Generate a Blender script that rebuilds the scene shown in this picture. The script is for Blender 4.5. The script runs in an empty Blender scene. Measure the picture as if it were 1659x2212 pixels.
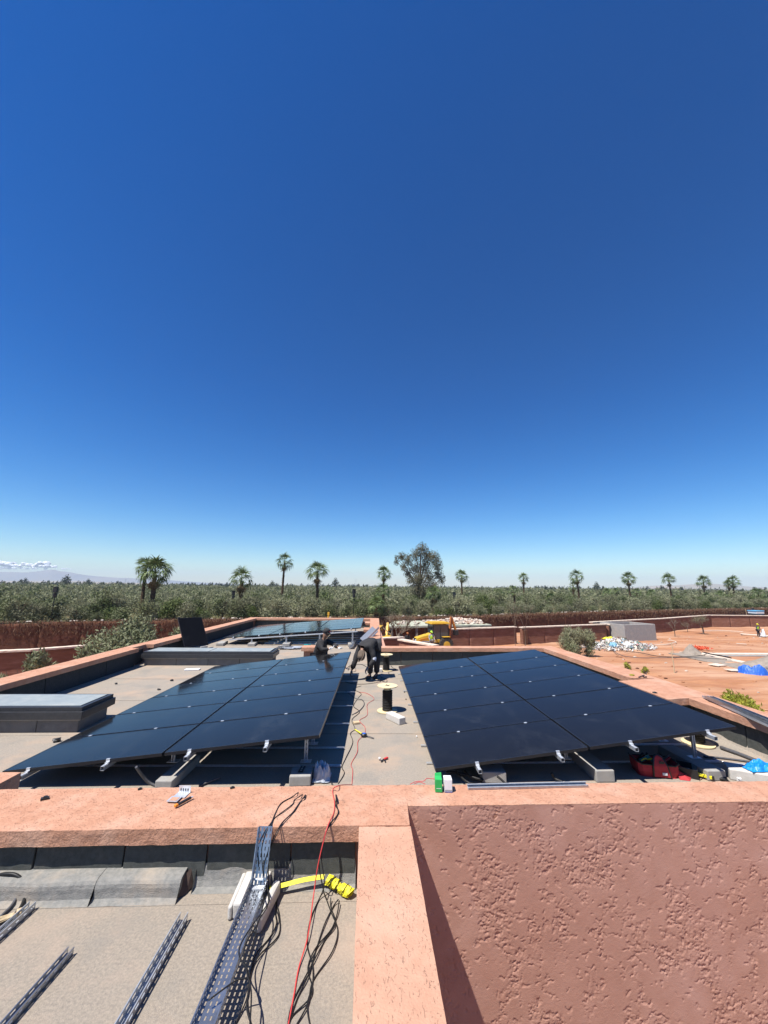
import bpy, bmesh, math, random
import numpy as np
from mathutils import Vector, Matrix, Euler
S = bpy.context.scene
COL = S.collection
random.seed(7); RNG = np.random.default_rng(7)
rad = math.radians

# ---------------------------------------------------------------- camera
CAMZ = 2.4
YAW, PITCH, ROLL = rad(-2.35), rad(10.8), rad(.55)
CM = (Matrix.Rotation(YAW, 4, 'Z') @ Matrix.Rotation(math.pi/2 + PITCH, 4, 'X') @ Matrix.Rotation(ROLL, 4, 'Z'))
cd = bpy.data.cameras.new('camera'); cam = bpy.data.objects.new('camera', cd); COL.objects.link(cam)
cam.matrix_world = Matrix.Translation((0, 0, CAMZ)) @ CM
cd.sensor_fit = 'HORIZONTAL'; cd.sensor_width = 36; cd.lens = 845/1659*36; cd.clip_start = .02; cd.clip_end = 30000
S.camera = cam

# ---------------------------------------------------------------- sky, sun, exposure
SUN = Vector((-.40, -.28, 1.0)).normalized()
elev = math.asin(SUN.z); azim = math.atan2(SUN.x, SUN.y)
W = bpy.data.worlds.new('World'); S.world = W; W.use_nodes = True
nt = W.node_tree; nt.nodes.clear()
sky = nt.nodes.new('ShaderNodeTexSky'); sky.sky_type = 'NISHITA'; sky.sun_disc = False
sky.sun_elevation = elev; sky.sun_rotation = azim
sky.altitude = 500; sky.air_density = 1.0; sky.dust_density = .35; sky.ozone_density = 3.0
bg = nt.nodes.new('ShaderNodeBackground'); bg.inputs['Strength'].default_value = .053
wo = nt.nodes.new('ShaderNodeOutputWorld')
hs_ = nt.nodes.new('ShaderNodeHueSaturation'); hs_.inputs['Saturation'].default_value = 1.46; hs_.inputs['Hue'].default_value = .499
gm_ = nt.nodes.new('ShaderNodeGamma'); gm_.inputs[1].default_value = 1.27
nt.links.new(sky.outputs[0], hs_.inputs['Color']); nt.links.new(hs_.outputs[0], gm_.inputs[0]); nt.links.new(gm_.outputs[0], bg.inputs[0]); nt.links.new(bg.outputs[0], wo.inputs[0])
sl = bpy.data.lights.new('sun', 'SUN'); sl.energy = 4.85; sl.angle = rad(.5); sl.color = (1, .955, .89)
so = bpy.data.objects.new('sun', sl); COL.objects.link(so); so.rotation_euler = (-SUN).to_track_quat('-Z', 'Y').to_euler()
so.location = (-20, -14, 50)
S.view_settings.view_transform = 'Standard'; S.view_settings.look = 'None'
S.view_settings.exposure = 0.8; S.view_settings.gamma = 1; S.view_settings.use_curve_mapping = False

# ---------------------------------------------------------------- measuring helpers: a point of the photo on a real plane
def ray(x, y): return (CM.to_3x3() @ Vector((x-829.5, 1106-y, -845.)))
def P(px, z):
    d = ray(*px); t = (z-CAMZ)/d.z; return Vector((d.x*t, d.y*t, z))
def PY(px, Y):
    d = ray(*px); t = Y/d.y; return Vector((d.x*t, Y, CAMZ+d.z*t))
def ZZ(x0, y0, x1):
    k = (x1-x0)/1659
    return lambda x, y: ((x0+x*k)*.5486, (y0+y*k)*.5486)
c1=ZZ(0,2100,1000);c2=ZZ(1000,2100,2000);c3=ZZ(2000,2100,3024);c4=ZZ(0,2550,1000);c5=ZZ(1000,2550,2000)
d1=ZZ(0,3050,1000);d2=ZZ(1000,3000,2000);d3=ZZ(2000,2800,3024);d4=ZZ(0,3400,1000);d5=ZZ(700,3300,1700)
e1=ZZ(2400,2550,3024);e2=ZZ(800,2350,1600);e3=ZZ(450,2420,900);e4=ZZ(1400,2350,2000);e5=ZZ(2500,2350,3024);e6=ZZ(2000,2350,2600)
f2=ZZ(900,3150,1400)

# ---------------------------------------------------------------- numpy noise
_perm = RNG.permutation(4096)
def _h(ix, iy, iz): return (_perm[(_perm[(_perm[ix & 4095] + iy) & 4095] + iz) & 4095])/4095.
def vnoise(p):
    p = np.asarray(p, float); i = np.floor(p).astype(int); f = p-i; f = f*f*(3-2*f)
    x, y, z = i[..., 0], i[..., 1], i[..., 2]; fx, fy, fz = f[..., 0], f[..., 1], f[..., 2]
    r = 0
    for dx in (0, 1):
        for dy in (0, 1):
            for dz in (0, 1):
                w = (fx if dx else 1-fx)*(fy if dy else 1-fy)*(fz if dz else 1-fz)
                r = r + w*_h(x+dx, y+dy, z+dz)
    return r
def fbm(p, o=4):
    p = np.asarray(p, float); r = 0; a = .5; s = 0
    for k in range(o): r = r+a*vnoise(p*2**k+k*17.3); s += a; a *= .5
    return r/s

# ---------------------------------------------------------------- materials
def mat(name, c1, c2=None, scale=6., rough=.8, bump=0., bscale=60., metal=0., spec=.5, detail=5., c3=None, s3=.8, lo=.35, hi=.65,
        coat=0., trans=0., stretch=None, rnd=0., bump2=0., b2scale=8., f3=(.5, .7), pits=None, stain=None):
    m = bpy.data.materials.new(name); m.use_nodes = True; nt = m.node_tree; N = nt.nodes; L = nt.links
    b = N['Principled BSDF']; b.inputs['Roughness'].default_value = rough; b.inputs['Metallic'].default_value = metal
    b.inputs['Specular IOR Level'].default_value = spec; b.inputs['Coat Weight'].default_value = coat
    g = N.new('ShaderNodeNewGeometry'); vec = g.outputs['Position']
    if stretch:
        mp = N.new('ShaderNodeMapping'); mp.inputs['Scale'].default_value = stretch; L.new(vec, mp.inputs[0]); vec = mp.outputs[0]
    def noise(s, d=detail):
        n = N.new('ShaderNodeTexNoise'); n.inputs['Scale'].default_value = s; n.inputs['Detail'].default_value = d; n.inputs['Roughness'].default_value = .6
        L.new(vec, n.inputs['Vector']); return n.outputs['Fac']
    def ramp(f, a, c):
        r = N.new('ShaderNodeMapRange'); r.inputs[1].default_value = a; r.inputs[2].default_value = c; L.new(f, r.inputs[0]); return r.outputs[0]
    def mix(f, a, c):
        x = N.new('ShaderNodeMix'); x.data_type = 'RGBA'
        if f is not None: L.new(f, x.inputs[0])
        for s, v in ((6, a), (7, c)):
            if isinstance(v, (tuple, list)): x.inputs[s].default_value = (*v, 1)
            else: L.new(v, x.inputs[s])
        return x.outputs[2]
    c2 = c2 or tuple(v*.8 for v in c1)
    if metal < .5: c1, c2, c3 = [tuple(v*.89 for v in c) if c else c for c in (c1, c2, c3)]
    col = mix(ramp(noise(scale), lo, hi), c1, c2)
    if c3: col = mix(ramp(noise(s3, 6), *f3), col, c3)
    if rnd:
        oi = N.new('ShaderNodeObjectInfo'); hs = N.new('ShaderNodeHueSaturation')
        L.new(ramp(oi.outputs['Random'], -rnd, 1+rnd), hs.inputs['Value']); 
        r = N.new('ShaderNodeMapRange'); r.inputs[3].default_value = 1-rnd; r.inputs[4].default_value = 1+rnd; L.new(oi.outputs['Random'], r.inputs[0]); L.new(r.outputs[0], hs.inputs['Value'])
        L.new(col, hs.inputs['Color']); col = hs.outputs[0]
    if stain:      # dirt with its own shape: (colour, scale, lo, hi, strength)
        f = ramp(noise(stain[1], 7), stain[2], stain[3]); mm_ = N.new('ShaderNodeMath'); mm_.operation = 'MULTIPLY'; mm_.inputs[1].default_value = stain[4]; L.new(f, mm_.inputs[0]); col = mix(mm_.outputs[0], col, stain[0])
    L.new(col, b.inputs['Base Color'])
    nrm = None
    for bb, sc in ((bump, bscale), (bump2, b2scale)):
        if bb:
            bn = N.new('ShaderNodeBump'); bn.inputs['Strength'].default_value = 1; bn.inputs['Distance'].default_value = bb
            L.new(noise(sc, 4), bn.inputs['Height'])
            if nrm: L.new(nrm, bn.inputs['Normal'])
            nrm = bn.outputs[0]
    if pits:       # (scale, lo, hi, depth, stretch) small gouges in the plaster
        pm = N.new('ShaderNodeMapping'); pm.inputs['Scale'].default_value = pits[4]; L.new(g.outputs['Position'], pm.inputs[0]); pn = N.new('ShaderNodeTexNoise'); pn.inputs['Scale'].default_value = pits[0]; pn.inputs['Detail'].default_value = 3; pn.inputs['Distortion'].default_value = 1.2; L.new(pm.outputs[0], pn.inputs['Vector'])
        inv = N.new('ShaderNodeMapRange'); inv.inputs[1].default_value = pits[1]; inv.inputs[2].default_value = pits[2]; inv.inputs[3].default_value = 1; inv.inputs[4].default_value = 0; L.new(pn.outputs[0], inv.inputs[0])
        bn = N.new('ShaderNodeBump'); bn.inputs['Strength'].default_value = 1; bn.inputs['Distance'].default_value = pits[3]; L.new(inv.outputs[0], bn.inputs['Height'])
        if nrm: L.new(nrm, bn.inputs['Normal'])
        nrm = bn.outputs[0]
    if nrm: L.new(nrm, b.inputs['Normal'])
    if trans:
        t = N.new('ShaderNodeBsdfTranslucent'); L.new(col, t.inputs[0]); ms = N.new('ShaderNodeMixShader'); ms.inputs[0].default_value = trans
        L.new(b.outputs[0], ms.inputs[1]); L.new(t.outputs[0], ms.inputs[2]); L.new(ms.outputs[0], N['Material Output'].inputs[0])
    return m

CAP = mat('cap_plaster', (.54,.292,.192), (.46,.235,.148), 9, .9, .006, 70, c3=(.56,.34,.24), s3=2.2, bump2=.009, b2scale=26, spec=.2, pits=(34, .60, .68, .004, (1,1.2,1.4)), stain=((.36,.18,.115), 5, .58, .75, .4))
CAP2 = mat('cap_plaster_smooth', (.54,.31,.21), (.49,.27,.18), 7, .9, .004, 80, c3=(.56,.345,.245), s3=1.8, bump2=.004, b2scale=18, spec=.2, pits=(40, .62, .69, .0035, (1.5,.7,1)), stain=((.38,.20,.13), 4, .60, .75, .4))
WALLP = mat('wall_plaster', (.53,.300,.222), (.48,.265,.193), 5, .9, .0025, 160, c3=(.57,.34,.265), s3=1.5, spec=.2, stain=((.40,.205,.145), 1.1, .50, .70, .38))
ROOF = mat('mineral_felt', (.36,.31,.25), (.275,.24,.20), 45, .95, .0035, 260, c3=(.42,.31,.225), s3=1.3, spec=.2, f3=(.5,.72), bump2=.004, b2scale=9, stain=((.20,.19,.17), 1.7, .52, .66, .55))
ROOF2 = mat('mineral_felt_front', (.365,.31,.245), (.26,.225,.185), 60, .95, .005, 200, c3=(.42,.325,.25), s3=1.6, spec=.2, f3=(.5,.75), bump2=.006, b2scale=12, stain=((.21,.195,.17), 2.6, .52, .68, .5))
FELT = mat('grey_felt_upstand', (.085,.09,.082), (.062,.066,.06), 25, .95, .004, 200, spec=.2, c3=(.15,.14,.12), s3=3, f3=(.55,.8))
FELT_SHADE = mat('shaded_felt_upstand', (.055,.062,.066), (.04,.046,.05), 25, .95, .004, 200, spec=.2)  # same felt on the left parapet, its shade put into a darker colour
FELT2 = mat('grey_felt_cove', (.29,.28,.255), (.21,.21,.195), 30, .95, .006, 160, spec=.2, c3=(.40,.34,.27), s3=4, f3=(.5,.75), bump2=.008, b2scale=15)
CONC = mat('concrete', (.37,.36,.34), (.30,.29,.27), 12, .9, .003, 120, spec=.25, c3=(.42,.38,.33), s3=3)
CONCW = mat('pale_concrete', (.62,.59,.54), (.52,.50,.46), 14, .9, .003, 120, spec=.25)
CONCD = mat('dark_concrete', (.22,.21,.19), (.15,.145,.135), 6, .9, .004, 60, spec=.25, c3=(.28,.25,.21), s3=3)
STEEL = mat('galvanised_steel', (.50,.52,.54), (.40,.42,.45), 30, .40, .0004, 150, metal=.55, spec=.5)
STEELB = mat('bright_zinc', (.72,.74,.76), (.60,.62,.64), 40, .42, 0, metal=.6)
TRAYM = mat('tray_steel', (.46,.48,.51), (.30,.33,.37), 14, .30, .0004, 60, metal=.85)
BLACK = mat('black_plastic', (.012,.012,.013), (.02,.02,.02), 20, .45)
CABLE = mat('black_cable', (.010,.010,.011), (.018,.018,.018), 20, .5, spec=.3)
REDC = mat('red_cable', (.62,.06,.055), (.5,.04,.04), 20, .5)
RUBBER = mat('grey_rubber', (.10,.10,.105), (.06,.06,.065), 30, .55)
YEL = mat('yellow_strap', (.85,.78,.03), (.7,.62,.02), 60, .6, .0008, 300)
GLASSP = None
FRAMEB = mat('black_frame', (.012,.013,.016), (.02,.02,.024), 30, .35)
PLY = mat('pale_plywood', (.72,.60,.36), (.62,.50,.29), 15, .75, .0008, 60, stretch=(1,4,1))
WOOD = mat('pale_wood', (.62,.48,.30), (.50,.37,.22), 12, .8, stretch=(1,5,1))
FELTB = mat('skylight_frame', (.03,.032,.036), (.045,.046,.05), 20, .4)
SKYG = mat('skylight_glass', (.26,.29,.29), (.32,.35,.34), 5, .42, spec=.25, c3=(.38,.39,.36), s3=3)
GREEN = mat('green_card', (.02,.42,.09), (.02,.35,.08), 10, .5)
WHITE = mat('white_card', (.78,.78,.78), (.7,.7,.7), 10, .6)
BLUEP = mat('blue_sheet', (.03,.15,.62), (.02,.10,.48), 6, .5, .01, 14)
BLUEB = mat('bright_blue_bag', (.01,.30,.75), (.01,.22,.62), 10, .4, .006, 30)
REDF = mat('red_fabric', (.50,.035,.045), (.40,.03,.035), 20, .8, .001, 200)
ORANGE = mat('orange_plastic', (.85,.28,.02), None, 10, .4)
TEAL = mat('teal_plastic', (.01,.30,.30), None, 10, .4)
REDP = mat('red_plastic', (.65,.04,.04), None, 10, .4)
YELP = mat('yellow_paint', (.72,.44,.03), (.58,.34,.03), 3, .45, c3=(.5,.33,.1), s3=2, f3=(.6,.8))
ORP = mat('orange_paint', (.75,.28,.03), None, 4, .5)
SOIL = mat('red_soil', (.46,.22,.11), (.31,.14,.07), 1.2, .95, .05, 3.2, spec=.15, c3=(.50,.30,.19), s3=.22, f3=(.42,.66), bump2=.02, b2scale=12, stretch=(.4,1.5,1), stain=((.30,.13,.07), .55, .50, .64, .55))
FIELD = mat('field_soil', (.20,.15,.08), (.12,.12,.055), .6, .95, .05, 2, spec=.1, c3=(.14,.15,.07), s3=.02)
PLAIN = mat('dry_plain', (.36,.26,.17), (.22,.20,.12), .004, .95, spec=.1, c3=(.42,.32,.24), s3=.0012)
EARTH = mat('rammed_earth', (.27,.13,.085), (.21,.095,.06), 1.4, .95, .03, 12, spec=.15, c3=(.32,.17,.12), s3=.8, stretch=(1,1,5))
EARTHD = mat('dark_rammed_earth', (.135,.062,.036), (.09,.040,.026), 1.2, .95, .05, 7, spec=.15, c3=(.17,.075,.048), s3=.7, stretch=(1.3,1.3,2))
COPE = mat('pale_coping', (.72,.60,.48), (.62,.50,.39), 3, .9, .004, 30, spec=.2)
STONE = mat('pale_stone', (.60,.54,.46), (.45,.38,.31), 2.5, .9, .01, 20, spec=.2)
MOUNT = mat('mountain_rock', (.16,.17,.19), (.24,.22,.21), .002, .95, spec=.1)
CLOUD = mat('cloud_white', (1.12,1.12,1.12), (1.1,1.1,1.12), .002, 1., spec=0, trans=.0)
CLOUD.node_tree.nodes['Principled BSDF'].inputs['Subsurface Weight'].default_value = 1; CLOUD.node_tree.nodes['Principled BSDF'].inputs['Subsurface Radius'].default_value = (90,90,90); CLOUD.node_tree.nodes['Principled BSDF'].inputs['Subsurface Scale'].default_value = 1
TRUNK = mat('palm_trunk', (.13,.085,.05), (.07,.045,.028), 9, .95, .05, 14, spec=.1, stretch=(1,1,3))
BARK = mat('grey_bark', (.22,.17,.13), (.13,.10,.075), 8, .95, .01, 25, spec=.1, stretch=(1,1,.4))
PALML = mat('palm_leaf', (.085,.135,.04), (.17,.215,.08), 2.5, .55, spec=.3, trans=.18, rnd=.25)
PALMD = mat('dry_palm_leaf', (.24,.18,.09), (.17,.12,.06), 2, .8, spec=.2)
OLIVE = mat('olive_leaf', (.17,.182,.092), (.30,.295,.19), .9, .75, spec=.12, trans=.2, rnd=.22, c3=(.105,.135,.052), s3=.14, f3=(.48,.62))
OLIVE2 = mat('green_leaf', (.075,.105,.030), (.12,.145,.05), 1.1, .7, spec=.15, trans=.2, rnd=.22)
DARKL = mat('dark_leaf', (.035,.05,.022), (.055,.07,.03), .15, .8, spec=.1, trans=.15, rnd=.2)
EUCA = mat('grey_green_leaf', (.105,.105,.06), (.165,.15,.095), .7, .7, spec=.15, trans=.2)
SHRUBG = mat('silvery_leaf', (.165,.19,.092), (.25,.26,.155), 3, .7, spec=.2, trans=.2)
YSHRUB = mat('yellow_green_leaf', (.40,.38,.05), (.24,.28,.04), 4, .6, spec=.2, trans=.25)
DRYV = mat('dry_vine', (.15,.085,.055), (.23,.15,.095), 3, .95, spec=.1)
SKIN = mat('skin', (.34,.18,.11), None, 10, .6)
CLOTHB = mat('black_cloth', (.016,.015,.016), (.028,.026,.027), 12, .85, .006, 22)
CLOTHD = mat('dark_trousers', (.018,.018,.022), (.03,.03,.034), 12, .85, .005, 20)
CLOTHW = mat('white_sleeve', (.66,.67,.72), (.46,.48,.54), 18, .8, .006, 25)
HATB = mat('brown_wrap', (.16,.115,.08), (.09,.065,.045), 25, .9, .004, 80)
GLOVEG = mat('grey_glove', (.25,.25,.26), (.14,.14,.15), 30, .8)
HIVIS = mat('hivis_vest', (.50,.80,.05), (.42,.70,.04), 8, .7)
REDMUD = mat('reddish_cap', (.40,.13,.03), None, 8, .7)
TYRE = mat('tyre', (.03,.028,.026), (.06,.05,.04), 6, .9)
CABG = mat('cab_glass', (.05,.07,.08), None, 4, .08, spec=.8)
MESHR = mat('orange_net', (.80,.10,.03), None, 10, .7)
LBLUE = mat('light_blue_paint', (.10,.38,.62), (.16,.42,.6), 4, .4)
SAND = mat('grey_sand', (.33,.28,.23), (.25,.21,.17), 2.5, .95, .03, 6, spec=.1)
POOLC = mat('pool_render', (.36,.36,.35), (.29,.29,.28), 2, .9, .005, 20)
STRAW = mat('pale_straw', (.62,.50,.32), (.48,.37,.22), 20, .9)
PLASTC = mat('clear_plastic', (.55,.60,.66), (.42,.46,.52), 15, .15, spec=.8)
BRICKM = mat('rubble_brick', (.52,.40,.31), (.64,.58,.50), 1.1, .9, spec=.2, c3=(.36,.16,.09), s3=1.6, f3=(.55,.62))
SLABG = mat('greenish_slab', (.46,.46,.36), (.38,.40,.30), 1.1, .9, spec=.2)

def panel_material():
    m = bpy.data.materials.new('panel_glass'); m.use_nodes = True; nt = m.node_tree; N = nt.nodes; L = nt.links
    b = N['Principled BSDF']; g = N.new('ShaderNodeNewGeometry'); oi = N.new('ShaderNodeObjectInfo')
    # dusty wiped swirls on black cells
    n1 = N.new('ShaderNodeTexNoise'); n1.inputs['Scale'].default_value = 1.1; n1.inputs['Detail'].default_value = 4; n1.inputs['Distortion'].default_value = 2.2
    n2 = N.new('ShaderNodeTexNoise'); n2.inputs['Scale'].default_value = 9; n2.inputs['Detail'].default_value = 6; n2.inputs['Distortion'].default_value = 1.2
    mp = N.new('ShaderNodeMapping'); mp.inputs['Scale'].default_value = (1, .55, 1); L.new(g.outputs['Position'], mp.inputs[0])
    ad = N.new('ShaderNodeVectorMath'); ad.operation = 'ADD'; L.new(mp.outputs[0], ad.inputs[0])
    sc = N.new('ShaderNodeMath'); sc.operation = 'MULTIPLY'; sc.inputs[1].default_value = 40; L.new(oi.outputs['Random'], sc.inputs[0]); L.new(sc.outputs[0], ad.inputs[1])
    L.new(ad.outputs[0], n1.inputs['Vector']); L.new(ad.outputs[0], n2.inputs['Vector'])
    r1 = N.new('ShaderNodeMapRange'); r1.inputs[1].default_value = .50; r1.inputs[2].default_value = .76; L.new(n1.outputs[0], r1.inputs[0])
    r2 = N.new('ShaderNodeMapRange'); r2.inputs[1].default_value = .35; r2.inputs[2].default_value = .7; L.new(n2.outputs[0], r2.inputs[0])
    mu = N.new('ShaderNodeMath'); mu.operation = 'MULTIPLY'; L.new(r1.outputs[0], mu.inputs[0]); L.new(r2.outputs[0], mu.inputs[1])
    x = N.new('ShaderNodeMix'); x.data_type = 'RGBA'; x.inputs[6].default_value = (.0095,.0090,.0090,1); x.inputs[7].default_value = (.024,.0245,.026,1)
    L.new(mu.outputs[0], x.inputs[0]); L.new(x.outputs[2], b.inputs['Base Color'])
    rr = N.new('ShaderNodeMapRange'); rr.inputs[3].default_value = .09; rr.inputs[4].default_value = .20; L.new(mu.outputs[0], rr.inputs[0]); L.new(rr.outputs[0], b.inputs['Roughness'])
    b.inputs['Specular IOR Level'].default_value = .14
    bp = N.new('ShaderNodeBump'); bp.inputs['Distance'].default_value = .0007; n3 = N.new('ShaderNodeTexNoise'); n3.inputs['Scale'].default_value = 3.5; n3.inputs['Detail'].default_value = 1
    L.new(g.outputs['Position'], n3.inputs['Vector']); L.new(n3.outputs[0], bp.inputs['Height']); L.new(bp.outputs[0], b.inputs['Normal'])
    return m
GLASSP = panel_material()

# ---------------------------------------------------------------- mesh helpers
class MB:
    def __init__(s): s.v = []; s.f = []; s.m = []
    def add(s, vs, fs, mi=0):
        n = len(s.v); s.v += [tuple(v) for v in vs]; s.f += [tuple(i+n for i in f) for f in fs]; s.m += [mi]*len(fs); return s
    def hexa(s, b, t, mi=0):      # bottom 4, top 4 (ccw from above)
        return s.add(list(b)+list(t), [(3,2,1,0),(4,5,6,7),(0,1,5,4),(1,2,6,5),(2,3,7,6),(3,0,4,7)], mi)
    def box(s, x0, x1, y0, y1, z0, z1, mi=0, M=None):
        p = [Vector(q) for q in ((x0,y0,z0),(x1,y0,z0),(x1,y1,z0),(x0,y1,z0),(x0,y0,z1),(x1,y0,z1),(x1,y1,z1),(x0,y1,z1))]
        if M: p = [M @ q for q in p]
        return s.hexa(p[:4], p[4:], mi)
    def bar(s, a, b, w, h, mi=0, up=Vector((0,0,1))):
        a = Vector(a); b = Vector(b); d = (b-a).normalized()
        if abs(d.dot(up)) > .98: up = Vector((0,1,0))
        r = d.cross(up).normalized()*w/2; u = r.cross(d).normalized()*h/2
        return s.hexa([a-r-u, a+r-u, b+r-u, b-r-u], [a-r+u, a+r+u, b+r+u, b-r+u], mi)
    def tube(s, pts, r, n=6, mi=0, caps=True):
        pts = [Vector(p) for p in pts]; R = r if isinstance(r, (list, tuple)) else [r]*len(pts)
        vs = []; fs = []; prev = None
        for i, p in enumerate(pts):
            d = (pts[min(i+1, len(pts)-1)]-pts[max(i-1, 0)])
            d = d.normalized() if d.length > 1e-9 else Vector((0,0,1))
            if prev is None: prev = d.orthogonal().normalized()
            x = (prev-d*prev.dot(d)); x = x.normalized() if x.length > 1e-6 else d.orthogonal().normalized(); prev = x; y = d.cross(x)
            for k in range(n):
                a = 2*math.pi*k/n; vs.append(p+(x*math.cos(a)+y*math.sin(a))*R[i])
        for i in range(len(pts)-1):
            for k in range(n): fs.append((i*n+k, i*n+(k+1)%n, (i+1)*n+(k+1)%n, (i+1)*n+k))
        if caps: fs.append(tuple(reversed(range(n)))); fs.append(tuple(range((len(pts)-1)*n, len(pts)*n)))
        return s.add(vs, fs, mi)
    def lathe(s, prof, c=(0,0,0), n=24, mi=0, M=None):
        vs = []; fs = []; c = Vector(c)
        for r, z in prof:
            for k in range(n):
                a = 2*math.pi*k/n; q = Vector((r*math.cos(a), r*math.sin(a), z)); vs.append((M @ q if M else q)+c)
        m = len(prof)
        for i in range(m-1):
            for k in range(n): fs.append((i*n+k, i*n+(k+1)%n, (i+1)*n+(k+1)%n, (i+1)*n+k))
        fs.append(tuple(reversed(range(n)))); fs.append(tuple(range((m-1)*n, m*n)))
        return s.add(vs, fs, mi)
    def ball(s, c, r, n=8, mi=0, sq=(1,1,1), jit=0):
        vs = []; fs = []; c = Vector(c); m = n//2+1
        for i in range(m+1):
            t = math.pi*i/m
            for k in range(n):
                a = 2*math.pi*k/n; j = 1+random.uniform(-jit, jit) if 0 < i < m else 1
                vs.append(c+Vector((math.sin(t)*math.cos(a)*r*sq[0], math.sin(t)*math.sin(a)*r*sq[1], math.cos(t)*r*sq[2]))*j if jit==0 else c+Vector((math.sin(t)*math.cos(a)*r*sq[0]*j, math.sin(t)*math.sin(a)*r*sq[1]*j, math.cos(t)*r*sq[2]*j)))
        for i in range(m):
            for k in range(n): fs.append((i*n+k, (i+1)*n+k, (i+1)*n+(k+1)%n, i*n+(k+1)%n))
        return s.add(vs, fs, mi)
    def mesh(s, name, mats, smooth=False):
        me = bpy.data.meshes.new(name); me.from_pydata(s.v, [], s.f)
        for m in (mats if isinstance(mats, (list, tuple)) else [mats]): me.materials.append(m)
        me.polygons.foreach_set('material_index', s.m)
        if smooth: me.polygons.foreach_set('use_smooth', [True]*len(s.f))
        me.update(); return me
    def build(s, name, mats, parent=None, smooth=False, bevel=0, loc=None):
        return link(name, s.mesh(name, mats, smooth), parent, bevel, loc)
def link(name, me, parent=None, bevel=0, loc=None):
    o = bpy.data.objects.new(name, me); COL.objects.link(o)
    if parent: o.parent = parent
    if loc is not None: o.location = loc
    if bevel:
        b = o.modifiers.new('bevel', 'BEVEL'); b.width = bevel; b.segments = 2; b.limit_method = 'ANGLE'; b.angle_limit = rad(50)
    return o
def tag(o, label=None, cat=None, group=None, kind=None):
    if label: o['label'] = label
    if cat: o['category'] = cat
    if group: o['group'] = group
    if kind: o['kind'] = kind
    return o
def empty(name, loc=(0,0,0), rz=0, label=None, cat=None, group=None):
    o = bpy.data.objects.new(name, None); COL.objects.link(o); o.location = loc; o.rotation_euler = (0,0,rz); o.empty_display_size = .1
    return tag(o, label, cat, group)

def copy_tree(o, parent=None):
    c = o.copy(); COL.objects.link(c)
    if parent: c.parent = parent
    for ch in list(o.children): copy_tree(ch, c)
    return c
def npmesh(name, V, Q, mats, smooth=False, mi=None):
    V = np.asarray(V, np.float32); Q = np.asarray(Q, np.int32); me = bpy.data.meshes.new(name); k = Q.shape[1]
    me.vertices.add(len(V)); me.vertices.foreach_set('co', V.ravel())
    me.loops.add(Q.size); me.loops.foreach_set('vertex_index', Q.ravel())
    me.polygons.add(len(Q)); me.polygons.foreach_set('loop_start', np.arange(0, Q.size, k, dtype=np.int32))
    for m in (mats if isinstance(mats, (list, tuple)) else [mats]): me.materials.append(m)
    if mi is not None: me.polygons.foreach_set('material_index', np.asarray(mi, np.int32))
    if smooth: me.polygons.foreach_set('use_smooth', np.ones(len(Q), bool))
    me.update(calc_edges=True); me.validate(); return me
def gridbox(quad, z0, z1, step=.05, amp=.003, seed=0, zstep=None):
    """prism over a 4-corner footprint with finely divided, slightly hand-uneven faces"""
    q = [Vector((p[0], p[1], 0)) for p in quad]
    nx = max(1, min(160, round((q[1]-q[0]).length/step))); ny = max(1, min(160, round((q[3]-q[0]).length/step))); nz = max(1, round((z1-z0)/(zstep or step)))
    bm = bmesh.new(); idx = {}
    def vert(i, j, k):
        key = (i, j, k)
        if key not in idx:
            a, b = i/nx, j/ny; p = (q[0]*(1-a)+q[1]*a)*(1-b)+(q[3]*(1-a)+q[2]*a)*b; p.z = z0+(z1-z0)*k/nz; idx[key] = bm.verts.new(p)
        return idx[key]
    for i in range(nx):
        for j in range(ny):
            bm.faces.new((vert(i,j,nz), vert(i+1,j,nz), vert(i+1,j+1,nz), vert(i,j+1,nz))); bm.faces.new((vert(i,j,0), vert(i,j+1,0), vert(i+1,j+1,0), vert(i+1,j,0)))
    for i in range(nx):
        for k in range(nz):
            bm.faces.new((vert(i,0,k), vert(i+1,0,k), vert(i+1,0,k+1), vert(i,0,k+1))); bm.faces.new((vert(i,ny,k), vert(i,ny,k+1), vert(i+1,ny,k+1), vert(i+1,ny,k)))
    for j in range(ny):
        for k in range(nz):
            bm.faces.new((vert(0,j,k), vert(0,j,k+1), vert(0,j+1,k+1), vert(0,j+1,k))); bm.faces.new((vert(nx,j,k), vert(nx,j+1,k), vert(nx,j+1,k+1), vert(nx,j,k+1)))
    co = np.array([v.co[:] for v in bm.verts])
    d = np.stack([fbm(co*np.array([9,9,14])+s*31+seed, 3)-.5 for s in range(3)], -1)*amp*2.6
    for v, dd in zip(bm.verts, d): v.co += Vector(dd)
    return bm
def bmobj(name, bm, mats, parent=None, smooth=False, bevel=0):
    me = bpy.data.meshes.new(name); bm.to_mesh(me); bm.free()
    for m in (mats if isinstance(mats, (list, tuple)) else [mats]): me.materials.append(m)
    if smooth: me.polygons.foreach_set('use_smooth', [True]*len(me.polygons))
    return link(name, me, parent, bevel)
def smooth_path(pts, n=6):
    pts = [Vector(p) for p in pts]; out = []
    for i in range(len(pts)-1):
        a = pts[max(i-1, 0)]; b = pts[i]; c = pts[i+1]; d = pts[min(i+2, len(pts)-1)]
        for k in range(n):
            t = k/n; out.append(.5*((2*b)+(c-a)*t+(2*a-5*b+4*c-d)*t*t+(3*b-a-3*c+d)*t**3))
    out.append(pts[-1]); return out
def rect(x0, x1, y0, y1): return [(x0,y0),(x1,y0),(x1,y1),(x0,y1)]
GZ = -4.0      # yard level
FZ = -1.9      # field level beyond the far wall
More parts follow.
